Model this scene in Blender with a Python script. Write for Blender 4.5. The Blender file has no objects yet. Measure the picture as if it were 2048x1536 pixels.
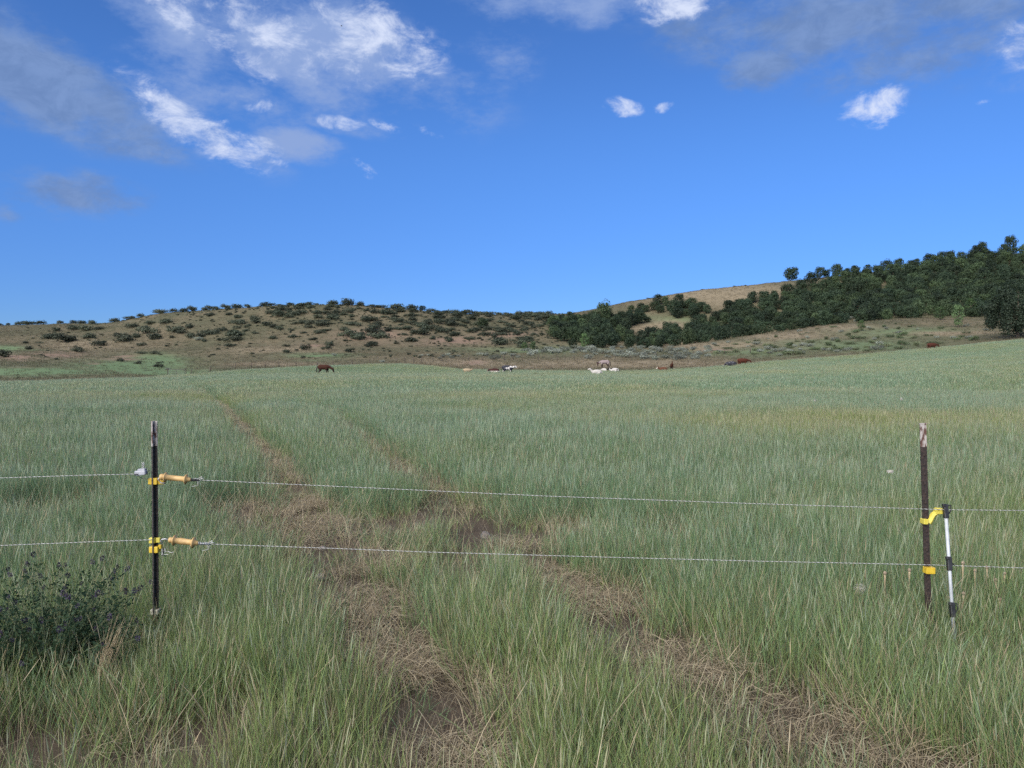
import bpy, math, random
import numpy as np
from mathutils import Vector, Matrix

# ------------------------------------------------------------------ camera, sky, sun, exposure
SC = bpy.context.scene
COL = SC.collection
F, CX, CY, CAMZ = 1600.0, 1024.0, 768.0, 1.6
PITCH = math.atan(40.0 / F)
cam = bpy.data.cameras.new('camera')
cam.sensor_width = 36.0
cam.lens = 36.0 * F / 2048.0
cam.clip_start = 0.05
cam.clip_end = 6000
cam_ob = bpy.data.objects.new('camera', cam)
COL.objects.link(cam_ob)
cam_ob.location = (0, 0, CAMZ)
cam_ob.rotation_euler = (math.pi / 2 - PITCH, 0, 0)
SC.camera = cam_ob

SUN_EL, SUN_AZ = 38.0, 215.0          # degrees; azimuth clockwise from +Y
SKY_STRENGTH, EXPOSURE = 0.05, 2.3
SUN_STRENGTH, SUN_ANGLE = 1.5, 75.0
SC.view_settings.view_transform = 'Standard'
SC.view_settings.look = 'None'
SC.view_settings.exposure = EXPOSURE
SC.view_settings.gamma = 1.0
SC.view_settings.use_curve_mapping = False
SC.render.film_transparent = False
SC.cycles.use_denoising = False
SC.cycles.use_adaptive_sampling = True
SC.cycles.adaptive_threshold = 0.02
SC.cycles.max_bounces = 3
SC.cycles.diffuse_bounces = 2
SC.cycles.transmission_bounces = 2
SC.cycles.transparent_max_bounces = 4
SC.cycles.caustics_reflective = False
SC.cycles.caustics_refractive = False


def ray(px, py):
    u, v = (px - CX) / F, (CY - py) / F
    return np.array([u, math.cos(PITCH) + v * math.sin(PITCH), -math.sin(PITCH) + v * math.cos(PITCH)])


def at(px, py, Y):
    d = ray(px, py)
    t = Y / d[1]
    return np.array([d[0] * t, Y, CAMZ + d[2] * t])


def proj(x, y, z):
    zz = z - CAMZ
    f = np.maximum(y * math.cos(PITCH) - zz * math.sin(PITCH), 1e-3)
    up = y * math.sin(PITCH) + zz * math.cos(PITCH)
    return CX + F * x / f, CY - F * up / f


# -- sky: physical sky plus broken clouds, all laid out by compass direction and height
world = bpy.data.worlds.new('World')
SC.world = world
world.use_nodes = True
wt = world.node_tree
wt.nodes.clear()


def N(tree, typ, **kw):
    n = tree.nodes.new(typ)
    for k, v in kw.items():
        setattr(n, k, v)
    return n


def L(tree, a, b):
    tree.links.new(a, b)


def math_node(tree, op, a, b=None, c=None, clamp=False):
    n = N(tree, 'ShaderNodeMath', operation=op, use_clamp=clamp)
    for i, v in enumerate((a, b, c)):
        if v is None:
            continue
        if isinstance(v, (int, float)):
            n.inputs[i].default_value = v
        else:
            L(tree, v, n.inputs[i])
    return n.outputs[0]


def smooth_range(tree, v, a, b, lo=0.0, hi=1.0):
    n = N(tree, 'ShaderNodeMapRange', interpolation_type='SMOOTHSTEP')
    L(tree, v, n.inputs['Value'])
    n.inputs['From Min'].default_value = a
    n.inputs['From Max'].default_value = b
    n.inputs['To Min'].default_value = lo
    n.inputs['To Max'].default_value = hi
    return n.outputs['Result']


def mix_rgb(tree, fac, a, b, blend='MIX'):
    n = N(tree, 'ShaderNodeMix', data_type='RGBA', blend_type=blend)
    for sock, v in ((n.inputs[0], fac), (n.inputs[6], a), (n.inputs[7], b)):
        if isinstance(v, (int, float)):
            sock.default_value = v
        elif isinstance(v, tuple):
            sock.default_value = (*v, 1.0) if len(v) == 3 else v
        else:
            L(tree, v, sock)
    return n.outputs[2]


sky = N(wt, 'ShaderNodeTexSky', sky_type='NISHITA')
sky.sun_disc = False
sky.sun_elevation = math.radians(SUN_EL)
sky.sun_rotation = math.radians(SUN_AZ)
sky.altitude = 1700
sky.air_density = 1.0
sky.dust_density = 0.3
sky.ozone_density = 2.0
tc = N(wt, 'ShaderNodeTexCoord')
sep = N(wt, 'ShaderNodeSeparateXYZ')
L(wt, tc.outputs['Generated'], sep.inputs[0])
az = math_node(wt, 'ARCTAN2', sep.outputs[0], sep.outputs[1])
el = math_node(wt, 'ARCSINE', sep.outputs[2])
# the camera renders this sky deeper and bluer than the physical model: one tint low, one high, all round
tint_sky = mix_rgb(wt, smooth_range(wt, el, 0.0, 0.30), (0.146, 0.246, 0.465), (0.23, 0.40, 0.65))
sky_col = mix_rgb(wt, 1.0, sky.outputs['Color'], tint_sky, 'MULTIPLY')
ae = N(wt, 'ShaderNodeCombineXYZ')
L(wt, az, ae.inputs[0])
L(wt, el, ae.inputs[1])


def dir_noise(scale, detail, rough, zs=1.8, off=(0, 0, 0), distortion=0.0):
    mp = N(wt, 'ShaderNodeMapping')
    mp.inputs['Location'].default_value = off
    mp.inputs['Scale'].default_value = (1, 1, zs)
    L(wt, tc.outputs['Generated'], mp.inputs['Vector'])
    n = N(wt, 'ShaderNodeTexNoise')
    n.inputs['Scale'].default_value = scale
    n.inputs['Detail'].default_value = detail
    n.inputs['Roughness'].default_value = rough
    n.inputs['Distortion'].default_value = distortion
    L(wt, mp.outputs[0], n.inputs['Vector'])
    return n


warp = dir_noise(9, 3, 0.6, off=(3, 1, 7))
wv = N(wt, 'ShaderNodeVectorMath', operation='MULTIPLY_ADD')
L(wt, warp.outputs['Color'], wv.inputs[0])
wv.inputs[1].default_value = (0.05, 0.035, 0)
wv.inputs[2].default_value = (-0.025, -0.0175, 0)
wadd = N(wt, 'ShaderNodeVectorMath', operation='ADD')
L(wt, ae.outputs[0], wadd.inputs[0])
L(wt, wv.outputs[0], wadd.inputs[1])


def blob(px, py, wx, wy, rot, s):
    d = ray(px, py)
    d = d / np.linalg.norm(d)
    a0, e0 = math.atan2(d[0], d[1]), math.asin(d[2])
    u, v = (px - CX) / F, (728 - py) / F
    mp = N(wt, 'ShaderNodeMapping', vector_type='TEXTURE')
    mp.inputs['Location'].default_value = (a0, e0, 0)
    mp.inputs['Rotation'].default_value = (0, 0, math.radians(rot))
    mp.inputs['Scale'].default_value = (wx / F / (1 + u * u), wy / F / (1 + v * v) / math.sqrt(1 + u * u), 1)
    L(wt, wadd.outputs[0], mp.inputs['Vector'])
    ln = N(wt, 'ShaderNodeVectorMath', operation='LENGTH')
    L(wt, mp.outputs[0], ln.inputs[0])
    return smooth_range(wt, ln.outputs['Value'], 1.35, 0.0, 0.0, s)


def gather(blobs):
    acc = None
    for b in blobs:
        o = blob(*b)
        acc = o if acc is None else math_node(wt, 'MAXIMUM', acc, o)
    return acc


# (photo x, photo y, half width, half height, tilt, weight)
white_blobs = [(560, 70, 300, 80, -16, 0.55), (740, 80, 190, 90, -10, 0.56), (790, 60, 85, 55, -30, 0.98), (345, 22, 80, 45, -30, 0.92), (470, 110, 110, 40, -25, 0.62),
               (390, 245, 200, 50, -27, 0.80), (470, 284, 130, 34, -12, 0.78), (300, 190, 65, 38, -35, 0.70),
               (1355, 5, 85, 46, 0, 1.15), (1750, 210, 72, 46, 5, 1.12), (1258, 212, 50, 20, -5, 0.84),
               (1345, 207, 24, 14, 20, 0.52), (2035, 90, 60, 65, 0, 0.62), (765, 256, 40, 13, -12, 0.50),
               (850, 262, 32, 13, -20, 0.52), (680, 248, 60, 18, -6, 0.46), (715, 338, 34, 20, -20, 0.66),
               (520, 212, 40, 18, 0, 0.46), (1973, 200, 20, 14, 0, 0.60), (555, 328, 45, 14, -10, 0.60)]
grey_blobs = [(60, 150, 300, 120, -22, 1.0), (230, 230, 200, 70, -22, 0.75), (140, 388, 150, 48, 4, 1.05), (0, 425, 45, 24, 0, 0.7),
              (1700, 40, 460, 105, -4, 0.95), (1525, 132, 84, 56, 0, 1.05), (1850, 110, 300, 90, 5, 0.55)]
pale_blobs = [(620, 90, 420, 140, -14, 1.0), (860, 130, 120, 50, -15, 0.8), (580, 290, 120, 46, -10, 0.85), (330, 50, 190, 80, -25, 0.95),
              (1200, 0, 300, 60, 0, 0.75), (1010, 110, 90, 90, 0, 0.45), (430, 180, 240, 90, -18, 0.55), (640, 175, 150, 70, -12, 0.8), (2030, 110, 80, 80, 0, 0.7), (1030, 15, 150, 50, 0, 0.55), (700, 258, 170, 24, -8, 0.40), (400, 250, 210, 60, -27, 0.7)]
# the same broken cloud goes on overhead and round the compass
outside = math_node(wt, 'MAXIMUM', smooth_range(wt, math_node(wt, 'ABSOLUTE', az), 0.66, 0.95), smooth_range(wt, el, 0.45, 0.62))
fine = dir_noise(21, 9, 0.68, zs=1.7, distortion=0.4)
fine2 = dir_noise(9, 8, 0.66, zs=2.0, off=(5, 9, 1))
generic = math_node(wt, 'MULTIPLY', math_node(wt, 'MULTIPLY', smooth_range(wt, warp.outputs['Fac'], 0.42, 0.66), smooth_range(wt, el, 0.08, 0.3)), outside)
wb = math_node(wt, 'MAXIMUM', gather(white_blobs), math_node(wt, 'MULTIPLY', generic, 0.8))
gb = math_node(wt, 'MAXIMUM', gather(grey_blobs), generic)
pb = gather(pale_blobs)


def density(bl, noise, k, lo, hi, top):
    amp = math_node(wt, 'MULTIPLY', smooth_range(wt, bl, 0.0, 0.30), k)
    nz = math_node(wt, 'MULTIPLY', math_node(wt, 'SUBTRACT', noise.outputs['Fac'], 0.5), amp)
    return smooth_range(wt, math_node(wt, 'ADD', bl, nz), lo, hi, 0.0, top)


dg_ = density(gb, fine2, 2.6, 0.0, 0.95, 0.88)
dp_ = density(pb, fine2, 3.0, 0.05, 1.15, 0.92)
dw_ = density(wb, fine, 3.6, 0.15, 1.40, 0.97)
c0 = mix_rgb(wt, dg_, sky_col, mix_rgb(wt, smooth_range(wt, fine.outputs['Fac'], 0.35, 0.65), (0.66, 1.06, 2.02), (0.88, 1.34, 2.42)))
c1 = mix_rgb(wt, dp_, c0, (1.16, 1.64, 2.88))
c2 = mix_rgb(wt, dw_, c1, (2.9, 3.2, 4.0))
bg = N(wt, 'ShaderNodeBackground')
bg.inputs['Strength'].default_value = SKY_STRENGTH
L(wt, c2, bg.inputs['Color'])
wo = N(wt, 'ShaderNodeOutputWorld')
L(wt, bg.outputs[0], wo.inputs['Surface'])

world.cycles.sampling_method = 'NONE'
sun = bpy.data.lights.new('sun', 'SUN')
sun.energy = SUN_STRENGTH
sun.angle = math.radians(SUN_ANGLE)
sun.color = (1.0, 0.93, 0.82)
sun_ob = bpy.data.objects.new('sun', sun)
COL.objects.link(sun_ob)
_e, _a = math.radians(SUN_EL), math.radians(SUN_AZ)
sun_dir = Vector((math.sin(_a) * math.cos(_e), math.cos(_a) * math.cos(_e), math.sin(_e)))
sun_ob.rotation_euler = sun_dir.to_track_quat('Z', 'Y').to_euler()
sun_ob.location = (0, -20, 40)

# ------------------------------------------------------------------ helpers
R = random.Random(7)
rng = np.random.default_rng(11)


def tag(o, label=None, cat=None, group=None, kind=None):
    if label:
        o['label'] = label
    if cat:
        o['category'] = cat
    if group:
        o['group'] = group
    if kind:
        o['kind'] = kind
    return o


def empty(name, loc, rz=0.0):
    o = bpy.data.objects.new(name, None)
    o.empty_display_size = 0.1
    COL.objects.link(o)
    o.location = [float(c) for c in loc]
    o.rotation_euler = (0, 0, rz)
    return o


def link(name, me, parent=None, loc=None):
    o = bpy.data.objects.new(name, me)
    COL.objects.link(o)
    if loc is not None:
        o.location = [float(c) for c in loc]
    if parent is not None:
        o.parent = parent
    return o


class MB:
    def __init__(s):
        s.v, s.f, s.m = [], [], []

    def add(s, vs, fs, mi=0):
        b = len(s.v)
        s.v += [tuple(float(c) for c in p) for p in vs]
        s.f += [tuple(b + i for i in f) for f in fs]
        s.m += [mi] * len(fs)

    def box(s, c, size, rot=None, mi=0, bev=0.0):
        hx, hy, hz = (d / 2 for d in size)
        if bev <= 0:
            vs = [(x, y, z) for z in (-hz, hz) for x, y in ((-hx, -hy), (hx, -hy), (hx, hy), (-hx, hy))]
            fs = [(3, 2, 1, 0), (4, 5, 6, 7), (0, 1, 5, 4), (1, 2, 6, 5), (2, 3, 7, 6), (3, 0, 4, 7)]
        else:
            b = min(bev, hx * .45, hy * .45, hz * .45)
            prof = [(-hx + b, -hy), (hx - b, -hy), (hx, -hy + b), (hx, hy - b), (hx - b, hy), (-hx + b, hy), (-hx, hy - b), (-hx, -hy + b)]
            vs, fs = [], []
            for z, k in ((-hz, 1 - b / max(hx, hy)), (-hz + b, 1), (hz - b, 1), (hz, 1 - b / max(hx, hy))):
                vs += [(x * k, y * k, z) for x, y in prof]
            for r in range(3):
                for i in range(8):
                    j = (i + 1) % 8
                    fs.append((r * 8 + i, r * 8 + j, r * 8 + 8 + j, r * 8 + 8 + i))
            fs += [tuple(range(7, -1, -1)), tuple(range(24, 32))]
        M = rot if rot is not None else Matrix.Identity(3)
        s.add([Vector(c) + M @ Vector(p) for p in vs], fs, mi)

    def tube(s, path, radii, sides=6, mi=0, cap=True):
        P = [Vector([float(c) for c in p]) for p in path]
        if isinstance(radii, (int, float)):
            radii = [radii] * len(P)
        vs, fs = [], []
        prev = None
        for i, p in enumerate(P):
            t = (P[min(i + 1, len(P) - 1)] - P[max(i - 1, 0)]).normalized()
            if prev is None:
                n = t.orthogonal().normalized()
            else:
                n = (prev - t * prev.dot(t))
                n = n.normalized() if n.length > 1e-6 else t.orthogonal().normalized()
            prev = n
            b = t.cross(n)
            for k in range(sides):
                a = 2 * math.pi * k / sides
                vs.append(p + (n * math.cos(a) + b * math.sin(a)) * radii[i])
        for i in range(len(P) - 1):
            for k in range(sides):
                j = (k + 1) % sides
                fs.append((i * sides + k, i * sides + j, (i + 1) * sides + j, (i + 1) * sides + k))
        if cap:
            fs.append(tuple(range(sides - 1, -1, -1)))
            fs.append(tuple(range((len(P) - 1) * sides, len(P) * sides)))
        s.add(vs, fs, mi)

    def lathe(s, a, b, profile, sides=16, mi=0):
        a, b = Vector([float(c) for c in a]), Vector([float(c) for c in b])
        s.tube([a + (b - a) * t for t, r in profile], [r for t, r in profile], sides, mi)

    def mesh(s, name, mats, smooth=False):
        me = bpy.data.meshes.new(name)
        me.from_pydata(s.v, [], s.f)
        for m in (mats if isinstance(mats, (list, tuple)) else [mats]):
            me.materials.append(m)
        me.polygons.foreach_set('material_index', s.m)
        if smooth:
            me.polygons.foreach_set('use_smooth', [True] * len(s.f))
        me.update()
        return me

    def build(s, name, mats, parent=None, smooth=False, loc=None):
        return link(name, s.mesh(name, mats, smooth), parent, loc)


def set_attr(me, name, data, typ='FLOAT'):
    a = me.attributes.new(name, typ, 'POINT')
    a.data.foreach_set('vector' if typ == 'FLOAT_VECTOR' else ('color' if typ == 'FLOAT_COLOR' else 'value'), np.asarray(data).ravel())


# value noise on a lattice
_perm = np.random.default_rng(3).random((256, 256))


def vnoise(x, y):
    xi, yi = np.floor(x).astype(int), np.floor(y).astype(int)
    fx, fy = x - xi, y - yi
    fx, fy = fx * fx * (3 - 2 * fx), fy * fy * (3 - 2 * fy)
    g = lambda i, j: _perm[i & 255, j & 255]
    return (g(xi, yi) * (1 - fx) + g(xi + 1, yi) * fx) * (1 - fy) + (g(xi, yi + 1) * (1 - fx) + g(xi + 1, yi + 1) * fx) * fy


def fbm(x, y, oct=4):
    t, a, s = 0, 0.5, 0
    for k in range(oct):
        t = t + a * vnoise(x * 2 ** k + 17.3 * k, y * 2 ** k + 5.1 * k)
        s += a
        a *= 0.5
    return t / s


# ------------------------------------------------------------------ materials
def new_mat(name):
    m = bpy.data.materials.new(name)
    m.use_nodes = True
    t = m.node_tree
    return m, t, t.nodes['Principled BSDF']


def noise_fac(t, scale, detail=4, rough=0.55, coord='Object', stretch=(1, 1, 1)):
    c = N(t, 'ShaderNodeTexCoord')
    mp = N(t, 'ShaderNodeMapping')
    mp.inputs['Scale'].default_value = stretch
    L(t, c.outputs[coord], mp.inputs['Vector'])
    n = N(t, 'ShaderNodeTexNoise')
    n.inputs['Scale'].default_value = scale
    n.inputs['Detail'].default_value = detail
    n.inputs['Roughness'].default_value = rough
    L(t, mp.outputs[0], n.inputs['Vector'])
    return n.outputs['Fac']


def attr(t, name, typ='GEOMETRY'):
    n = N(t, 'ShaderNodeAttribute', attribute_name=name, attribute_type=typ)
    return n


def rough_mat(name, c1, c2, scale=30, rough=0.7, lo=0.35, hi=0.65, bump=0.0, metallic=0.0, stretch=(1, 1, 1)):
    m, t, b = new_mat(name)
    f = noise_fac(t, scale, stretch=stretch)
    L(t, mix_rgb(t, smooth_range(t, f, lo, hi), c1, c2), b.inputs['Base Color'])
    b.inputs['Roughness'].default_value = rough
    b.inputs['Metallic'].default_value = metallic
    if bump:
        bn = N(t, 'ShaderNodeBump')
        bn.inputs['Strength'].default_value = bump
        bn.inputs['Distance'].default_value = 0.01
        L(t, f, bn.inputs['Height'])
        L(t, bn.outputs[0], b.inputs['Normal'])
    return m


def leaf_shader(t, b, col, trans=0.3, rough=0.65):
    """principled reflection plus light through the leaf"""
    L(t, col, b.inputs['Base Color'])
    b.inputs['Roughness'].default_value = rough
    b.inputs['Specular IOR Level'].default_value = 0.25
    tr = N(t, 'ShaderNodeBsdfTranslucent')
    L(t, col, tr.inputs['Color'])
    mx = N(t, 'ShaderNodeMixShader')
    mx.inputs[0].default_value = trans
    L(t, b.outputs[0], mx.inputs[1])
    L(t, tr.outputs[0], mx.inputs[2])
    L(t, mx.outputs[0], t.nodes['Material Output'].inputs['Surface'])


def blade_mat(name, cool, warm, base, dry):
    """grass blade: cool to warm green by clump, dried blades mixed in, sheath colour at the foot"""
    m, t, b = new_mat(name)
    tint = attr(t, 'tint', 'INSTANCER').outputs['Fac']
    h = attr(t, 'h').outputs['Fac']
    rnd = attr(t, 'rnd').outputs['Fac']
    c = mix_rgb(t, smooth_range(t, math_node(t, 'ADD', tint, math_node(t, 'MULTIPLY', math_node(t, 'SUBTRACT', rnd, 0.5), 0.5)), 0.1, 0.9), cool, warm)
    drya = attr(t, 'dry', 'INSTANCER').outputs['Fac']
    isdry = math_node(t, 'LESS_THAN', math_node(t, 'FRACT', math_node(t, 'MULTIPLY', rnd, 7.31)), drya)
    c = mix_rgb(t, isdry, c, dry)
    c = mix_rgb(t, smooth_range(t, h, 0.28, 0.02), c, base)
    v = N(t, 'ShaderNodeHueSaturation')
    L(t, math_node(t, 'ADD', math_node(t, 'MULTIPLY', math_node(t, 'FRACT', math_node(t, 'MULTIPLY', rnd, 3.7)), 0.55), 0.72), v.inputs['Value'])
    L(t, c, v.inputs['Color'])
    leaf_shader(t, b, v.outputs[0], 0.3)
    return m


G_COOL, G_WARM = (0.134, 0.228, 0.122), (0.202, 0.262, 0.088)
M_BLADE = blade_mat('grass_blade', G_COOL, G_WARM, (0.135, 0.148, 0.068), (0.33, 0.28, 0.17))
M_SEED = blade_mat('grass_seed_head', (0.255, 0.320, 0.222), (0.32, 0.315, 0.19), (0.15, 0.19, 0.09), (0.36, 0.29, 0.19))
M_FAR = blade_mat('pasture_blade', (0.152, 0.238, 0.142), (0.200, 0.250, 0.115), (0.12, 0.148, 0.075), (0.26, 0.24, 0.15))
M_STRAW = blade_mat('straw', (0.39, 0.335, 0.23), (0.27, 0.225, 0.15), (0.31, 0.26, 0.175), (0.14, 0.105, 0.07))
M_HILLG = blade_mat('hill_blade', (0.088, 0.102, 0.058), (0.148, 0.126, 0.080), (0.09, 0.082, 0.05), (0.165, 0.138, 0.094))


def crown_mat(name, c1, c2, c3, trans=0.2):
    m, t, b = new_mat(name)
    oi = N(t, 'ShaderNodeObjectInfo')
    rnd = attr(t, 'rnd').outputs['Fac']
    c = mix_rgb(t, rnd, c1, c2)
    c = mix_rgb(t, math_node(t, 'MULTIPLY', math_node(t, 'POWER', oi.outputs['Random'], 2.2), 0.75), c, c3)
    v = N(t, 'ShaderNodeHueSaturation')
    L(t, math_node(t, 'ADD', math_node(t, 'MULTIPLY', math_node(t, 'FRACT', math_node(t, 'MULTIPLY', oi.outputs['Random'], 13.7)), 0.75), 0.68), v.inputs['Value'])
    L(t, c, v.inputs['Color'])
    leaf_shader(t, b, v.outputs[0], trans)
    return m


M_TREE = crown_mat('oak_leaves', (0.014, 0.027, 0.017), (0.029, 0.048, 0.025), (0.056, 0.086, 0.037))
M_TREE_BRIGHT = crown_mat('bright_leaves', (0.05, 0.095, 0.035), (0.085, 0.145, 0.05), (0.07, 0.11, 0.05))
M_JUNIPER = crown_mat('juniper_needles', (0.022, 0.036, 0.023), (0.040, 0.058, 0.034), (0.03, 0.05, 0.03))
M_SHRUB = crown_mat('shrub_leaves', (0.026, 0.036, 0.024), (0.048, 0.060, 0.038), (0.068, 0.078, 0.050))
M_SAGE = crown_mat('sage_leaves', (0.13, 0.15, 0.125), (0.25, 0.275, 0.235), (0.14, 0.16, 0.12))
M_BRUSH = crown_mat('low_brush_leaves', (0.045, 0.072, 0.035), (0.085, 0.115, 0.055), (0.12, 0.135, 0.075))
M_BARK = rough_mat('bark', (0.07, 0.055, 0.042), (0.13, 0.105, 0.08), 6, 0.9)

# ------------------------------------------------------------------ terrain
# per photo column: (distance, photo row of the bare ground there); rows hidden behind a crest are estimates
PROFILES = {
    -700: [(75, 772), (110, 764), (170, 735), (225, 705), (300, 668), (370, 645), (450, 655), (800, 690), (2200, 722)],
    0: [(75, 770), (95, 769), (120, 760), (170, 728), (200, 713), (225, 704), (245, 703), (270, 690), (300, 670), (330, 657), (370, 651), (430, 660), (800, 694), (2200, 722)],
    200: [(80, 764), (100, 764), (130, 754), (170, 738), (200, 722), (250, 700), (300, 668), (340, 646), (420, 658), (800, 694), (2200, 722)],
    340: [(85, 761), (110, 760), (150, 752), (190, 738), (220, 720), (260, 690), (300, 645), (325, 625), (400, 640), (800, 694), (2200, 722)],
    500: [(85, 757), (105, 753), (125, 743), (140, 742), (160, 737), (200, 722), (230, 700), (260, 670), (290, 635), (310, 616), (380, 632), (800, 690), (2200, 722)],
    650: [(60, 765), (90, 756), (120, 749), (140, 735), (165, 734), (190, 722), (230, 695), (260, 660), (290, 624), (307, 610), (380, 630), (800, 690), (2200, 722)],
    800: [(60, 766), (100, 753), (145, 731), (170, 727), (200, 715), (240, 690), (270, 652), (302, 618), (380, 636), (800, 690), (2200, 722)],
    950: [(60, 767), (100, 753), (130, 744), (160, 735), (185, 722), (215, 710), (250, 690), (280, 657), (312, 628), (380, 640), (800, 690), (2200, 722)],
    1100: [(60, 767), (100, 753), (130, 745), (160, 736), (185, 722), (210, 708), (240, 695), (280, 665), (322, 629), (390, 640), (800, 690), (2200, 722)],
    1250: [(60, 767), (100, 754), (125, 746), (155, 736), (180, 722), (205, 708), (235, 696), (265, 685), (310, 640), (350, 605), (430, 618), (800, 680), (2200, 720)],
    1400: [(60, 764), (100, 749), (125, 740), (150, 729), (175, 715), (200, 701), (220, 685), (240, 690), (270, 674), (310, 622), (350, 581), (430, 600), (800, 670), (2200, 720)],
    1550: [(60, 760), (100, 740), (130, 727), (160, 714), (190, 690), (225, 664), (245, 667), (280, 640), (320, 590), (352, 564), (430, 580), (800, 660), (2200, 720)],
    1700: [(60, 756), (100, 734), (135, 716), (160, 704), (190, 675), (225, 645), (245, 648), (290, 610), (355, 551), (430, 570), (800, 650), (2200, 720)],
    1850: [(60, 750), (100, 724), (145, 701), (165, 698), (190, 672), (220, 642), (245, 638), (290, 595), (362, 530), (430, 550), (800, 640), (2200, 720)],
    2048: [(60, 745), (100, 712), (150, 682), (165, 679), (190, 662), (215, 645), (245, 628), (290, 580), (370, 506), (430, 525), (800, 630), (2200, 720)],
    2750: [(60, 735), (100, 690), (150, 650), (190, 640), (215, 630), (245, 600), (290, 550), (370, 470), (430, 490), (800, 620), (2200, 720)],
}
EDGE = {-700: 80, 0: 80, 200: 88, 300: 120, 340: 150, 500: 137, 650: 150, 800: 152, 950: 137, 1100: 136, 1250: 131, 1400: 131, 1550: 138, 1700: 143, 1850: 152, 2048: 160, 2750: 165}


def pchip(xs, ys, xq):
    xs, ys = np.asarray(xs, float), np.asarray(ys, float)
    h = np.diff(xs)
    d = np.diff(ys, axis=0) / (h[:, None] if ys.ndim > 1 else h)
    m = np.zeros_like(ys)
    a, b = d[:-1], d[1:]
    with np.errstate(divide='ignore', invalid='ignore'):
        hm = 2 * a * b / (a + b)
    m[1:-1] = np.where(a * b > 0, np.nan_to_num(hm), 0)
    m[0], m[-1] = d[0], d[-1]
    i = np.clip(np.searchsorted(xs, xq) - 1, 0, len(xs) - 2)
    H = h[i]
    t = np.clip((xq - xs[i]) / H, 0, 1)
    if ys.ndim > 1:
        t, H = t[:, None], H[:, None]
    return ys[i] * (2 * t ** 3 - 3 * t ** 2 + 1) + m[i] * H * (t ** 3 - 2 * t ** 2 + t) + ys[i + 1] * (-2 * t ** 3 + 3 * t ** 2) + m[i + 1] * H * (t ** 3 - t ** 2)


D_TAB = np.concatenate([np.arange(0, 460, 2.0), np.linspace(460, 2200, 60)])
cols = sorted(PROFILES)
zt = []
for c in cols:
    pr = PROFILES[c]
    near = [(0, 0.0), (10, 0.0), (28, 0.0)]
    pts = near + [(d, at(c, py, d)[2]) for d, py in pr]
    zt.append(pchip([p[0] for p in pts], [p[1] for p in pts], D_TAB))
zt = np.array(zt)
U_COLS = np.array([(c - CX) / F for c in cols])
U_TAB = np.linspace(U_COLS[0], U_COLS[-1], 241)
Z_TAB = pchip(U_COLS, zt, U_TAB)


def edge_depth(x, y):
    u = x / np.maximum(y, 12)
    return np.interp(u, [(c - CX) / F for c in sorted(EDGE)], [EDGE[c] for c in sorted(EDGE)])


def ground_z(x, y):
    x, y = np.asarray(x, float), np.asarray(y, float)
    u = np.clip(x / np.maximum(y, 14), U_TAB[0], U_TAB[-1])
    fu = (u - U_TAB[0]) / (U_TAB[1] - U_TAB[0])
    iu = np.clip(fu.astype(int), 0, len(U_TAB) - 2)
    tu = fu - iu
    yc = np.clip(y, 0, D_TAB[-1])
    iy = np.clip(np.searchsorted(D_TAB, yc) - 1, 0, len(D_TAB) - 2)
    ty = np.clip((yc - D_TAB[iy]) / (D_TAB[iy + 1] - D_TAB[iy]), 0, 1)
    z = (Z_TAB[iu, iy] * (1 - tu) + Z_TAB[iu + 1, iy] * tu) * (1 - ty) + (Z_TAB[iu, iy + 1] * (1 - tu) + Z_TAB[iu + 1, iy + 1] * tu) * ty
    z = z + (fbm(x * 0.9, y * 0.9, 3) - 0.5) * 0.05
    far = np.clip((y - 150) / 60, 0, 1)
    z = z + far * ((fbm(x * 0.035 + 40, y * 0.035, 4) - 0.5) * 1.8 + (fbm(x * 0.25, y * 0.25, 2) - 0.5) * 0.35)
    return z


def gz(x, y):
    return float(ground_z(np.array([x]), np.array([y]))[0])


def cast(px, py, y0=95.0, y1=380.0):
    """first ground point met by the sight line through a photo pixel, searched from y0; None when it clears the hill"""
    d = ray(px, py)
    Y = np.arange(y0, y1, 0.5)
    X = d[0] / d[1] * Y
    Zr = CAMZ + d[2] / d[1] * Y
    hit = np.nonzero(Zr <= ground_z(X, Y))[0]
    if len(hit) == 0:
        return None
    i = hit[0]
    return float(X[i]), float(Y[i]), gz(X[i], Y[i])


def crest(px, y0=240.0, y1=420.0):
    u = (px - CX) / F
    Y = np.arange(y0, y1, 1.0)
    Z = ground_z(u * Y, Y)
    _, py = proj(u * Y, Y, Z)
    i = int(np.argmin(py))
    return float(u * Y[i]), float(Y[i]), float(Z[i])


def flat_hit(px, py):
    d = ray(px, py)
    t = -CAMZ / d[2]
    return d[0] * t, d[1] * t


RUT_A = [flat_hit(*p) for p in [(880, 1620), (868, 1500), (815, 1370), (735, 1250), (690, 1180), (650, 1100), (600, 1010), (556, 945), (512, 893), (470, 845), (432, 805), (385, 770), (362, 757)]]
RUT_B = [flat_hit(*p) for p in [(1900, 1640), (1640, 1490), (1450, 1405), (1320, 1340), (1200, 1245), (1080, 1150), (965, 1070), (880, 1005), (800, 945), (735, 893), (680, 845), (590, 800), (470, 770), (400, 759)]]


def poly_dist(x, y, poly):
    d = np.full(np.shape(x), 1e9)
    for (ax, ay), (bx, by) in zip(poly[:-1], poly[1:]):
        dx, dy = bx - ax, by - ay
        t = np.clip(((x - ax) * dx + (y - ay) * dy) / (dx * dx + dy * dy), 0, 1)
        d = np.minimum(d, np.hypot(x - ax - t * dx, y - ay - t * dy))
    return d


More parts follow.
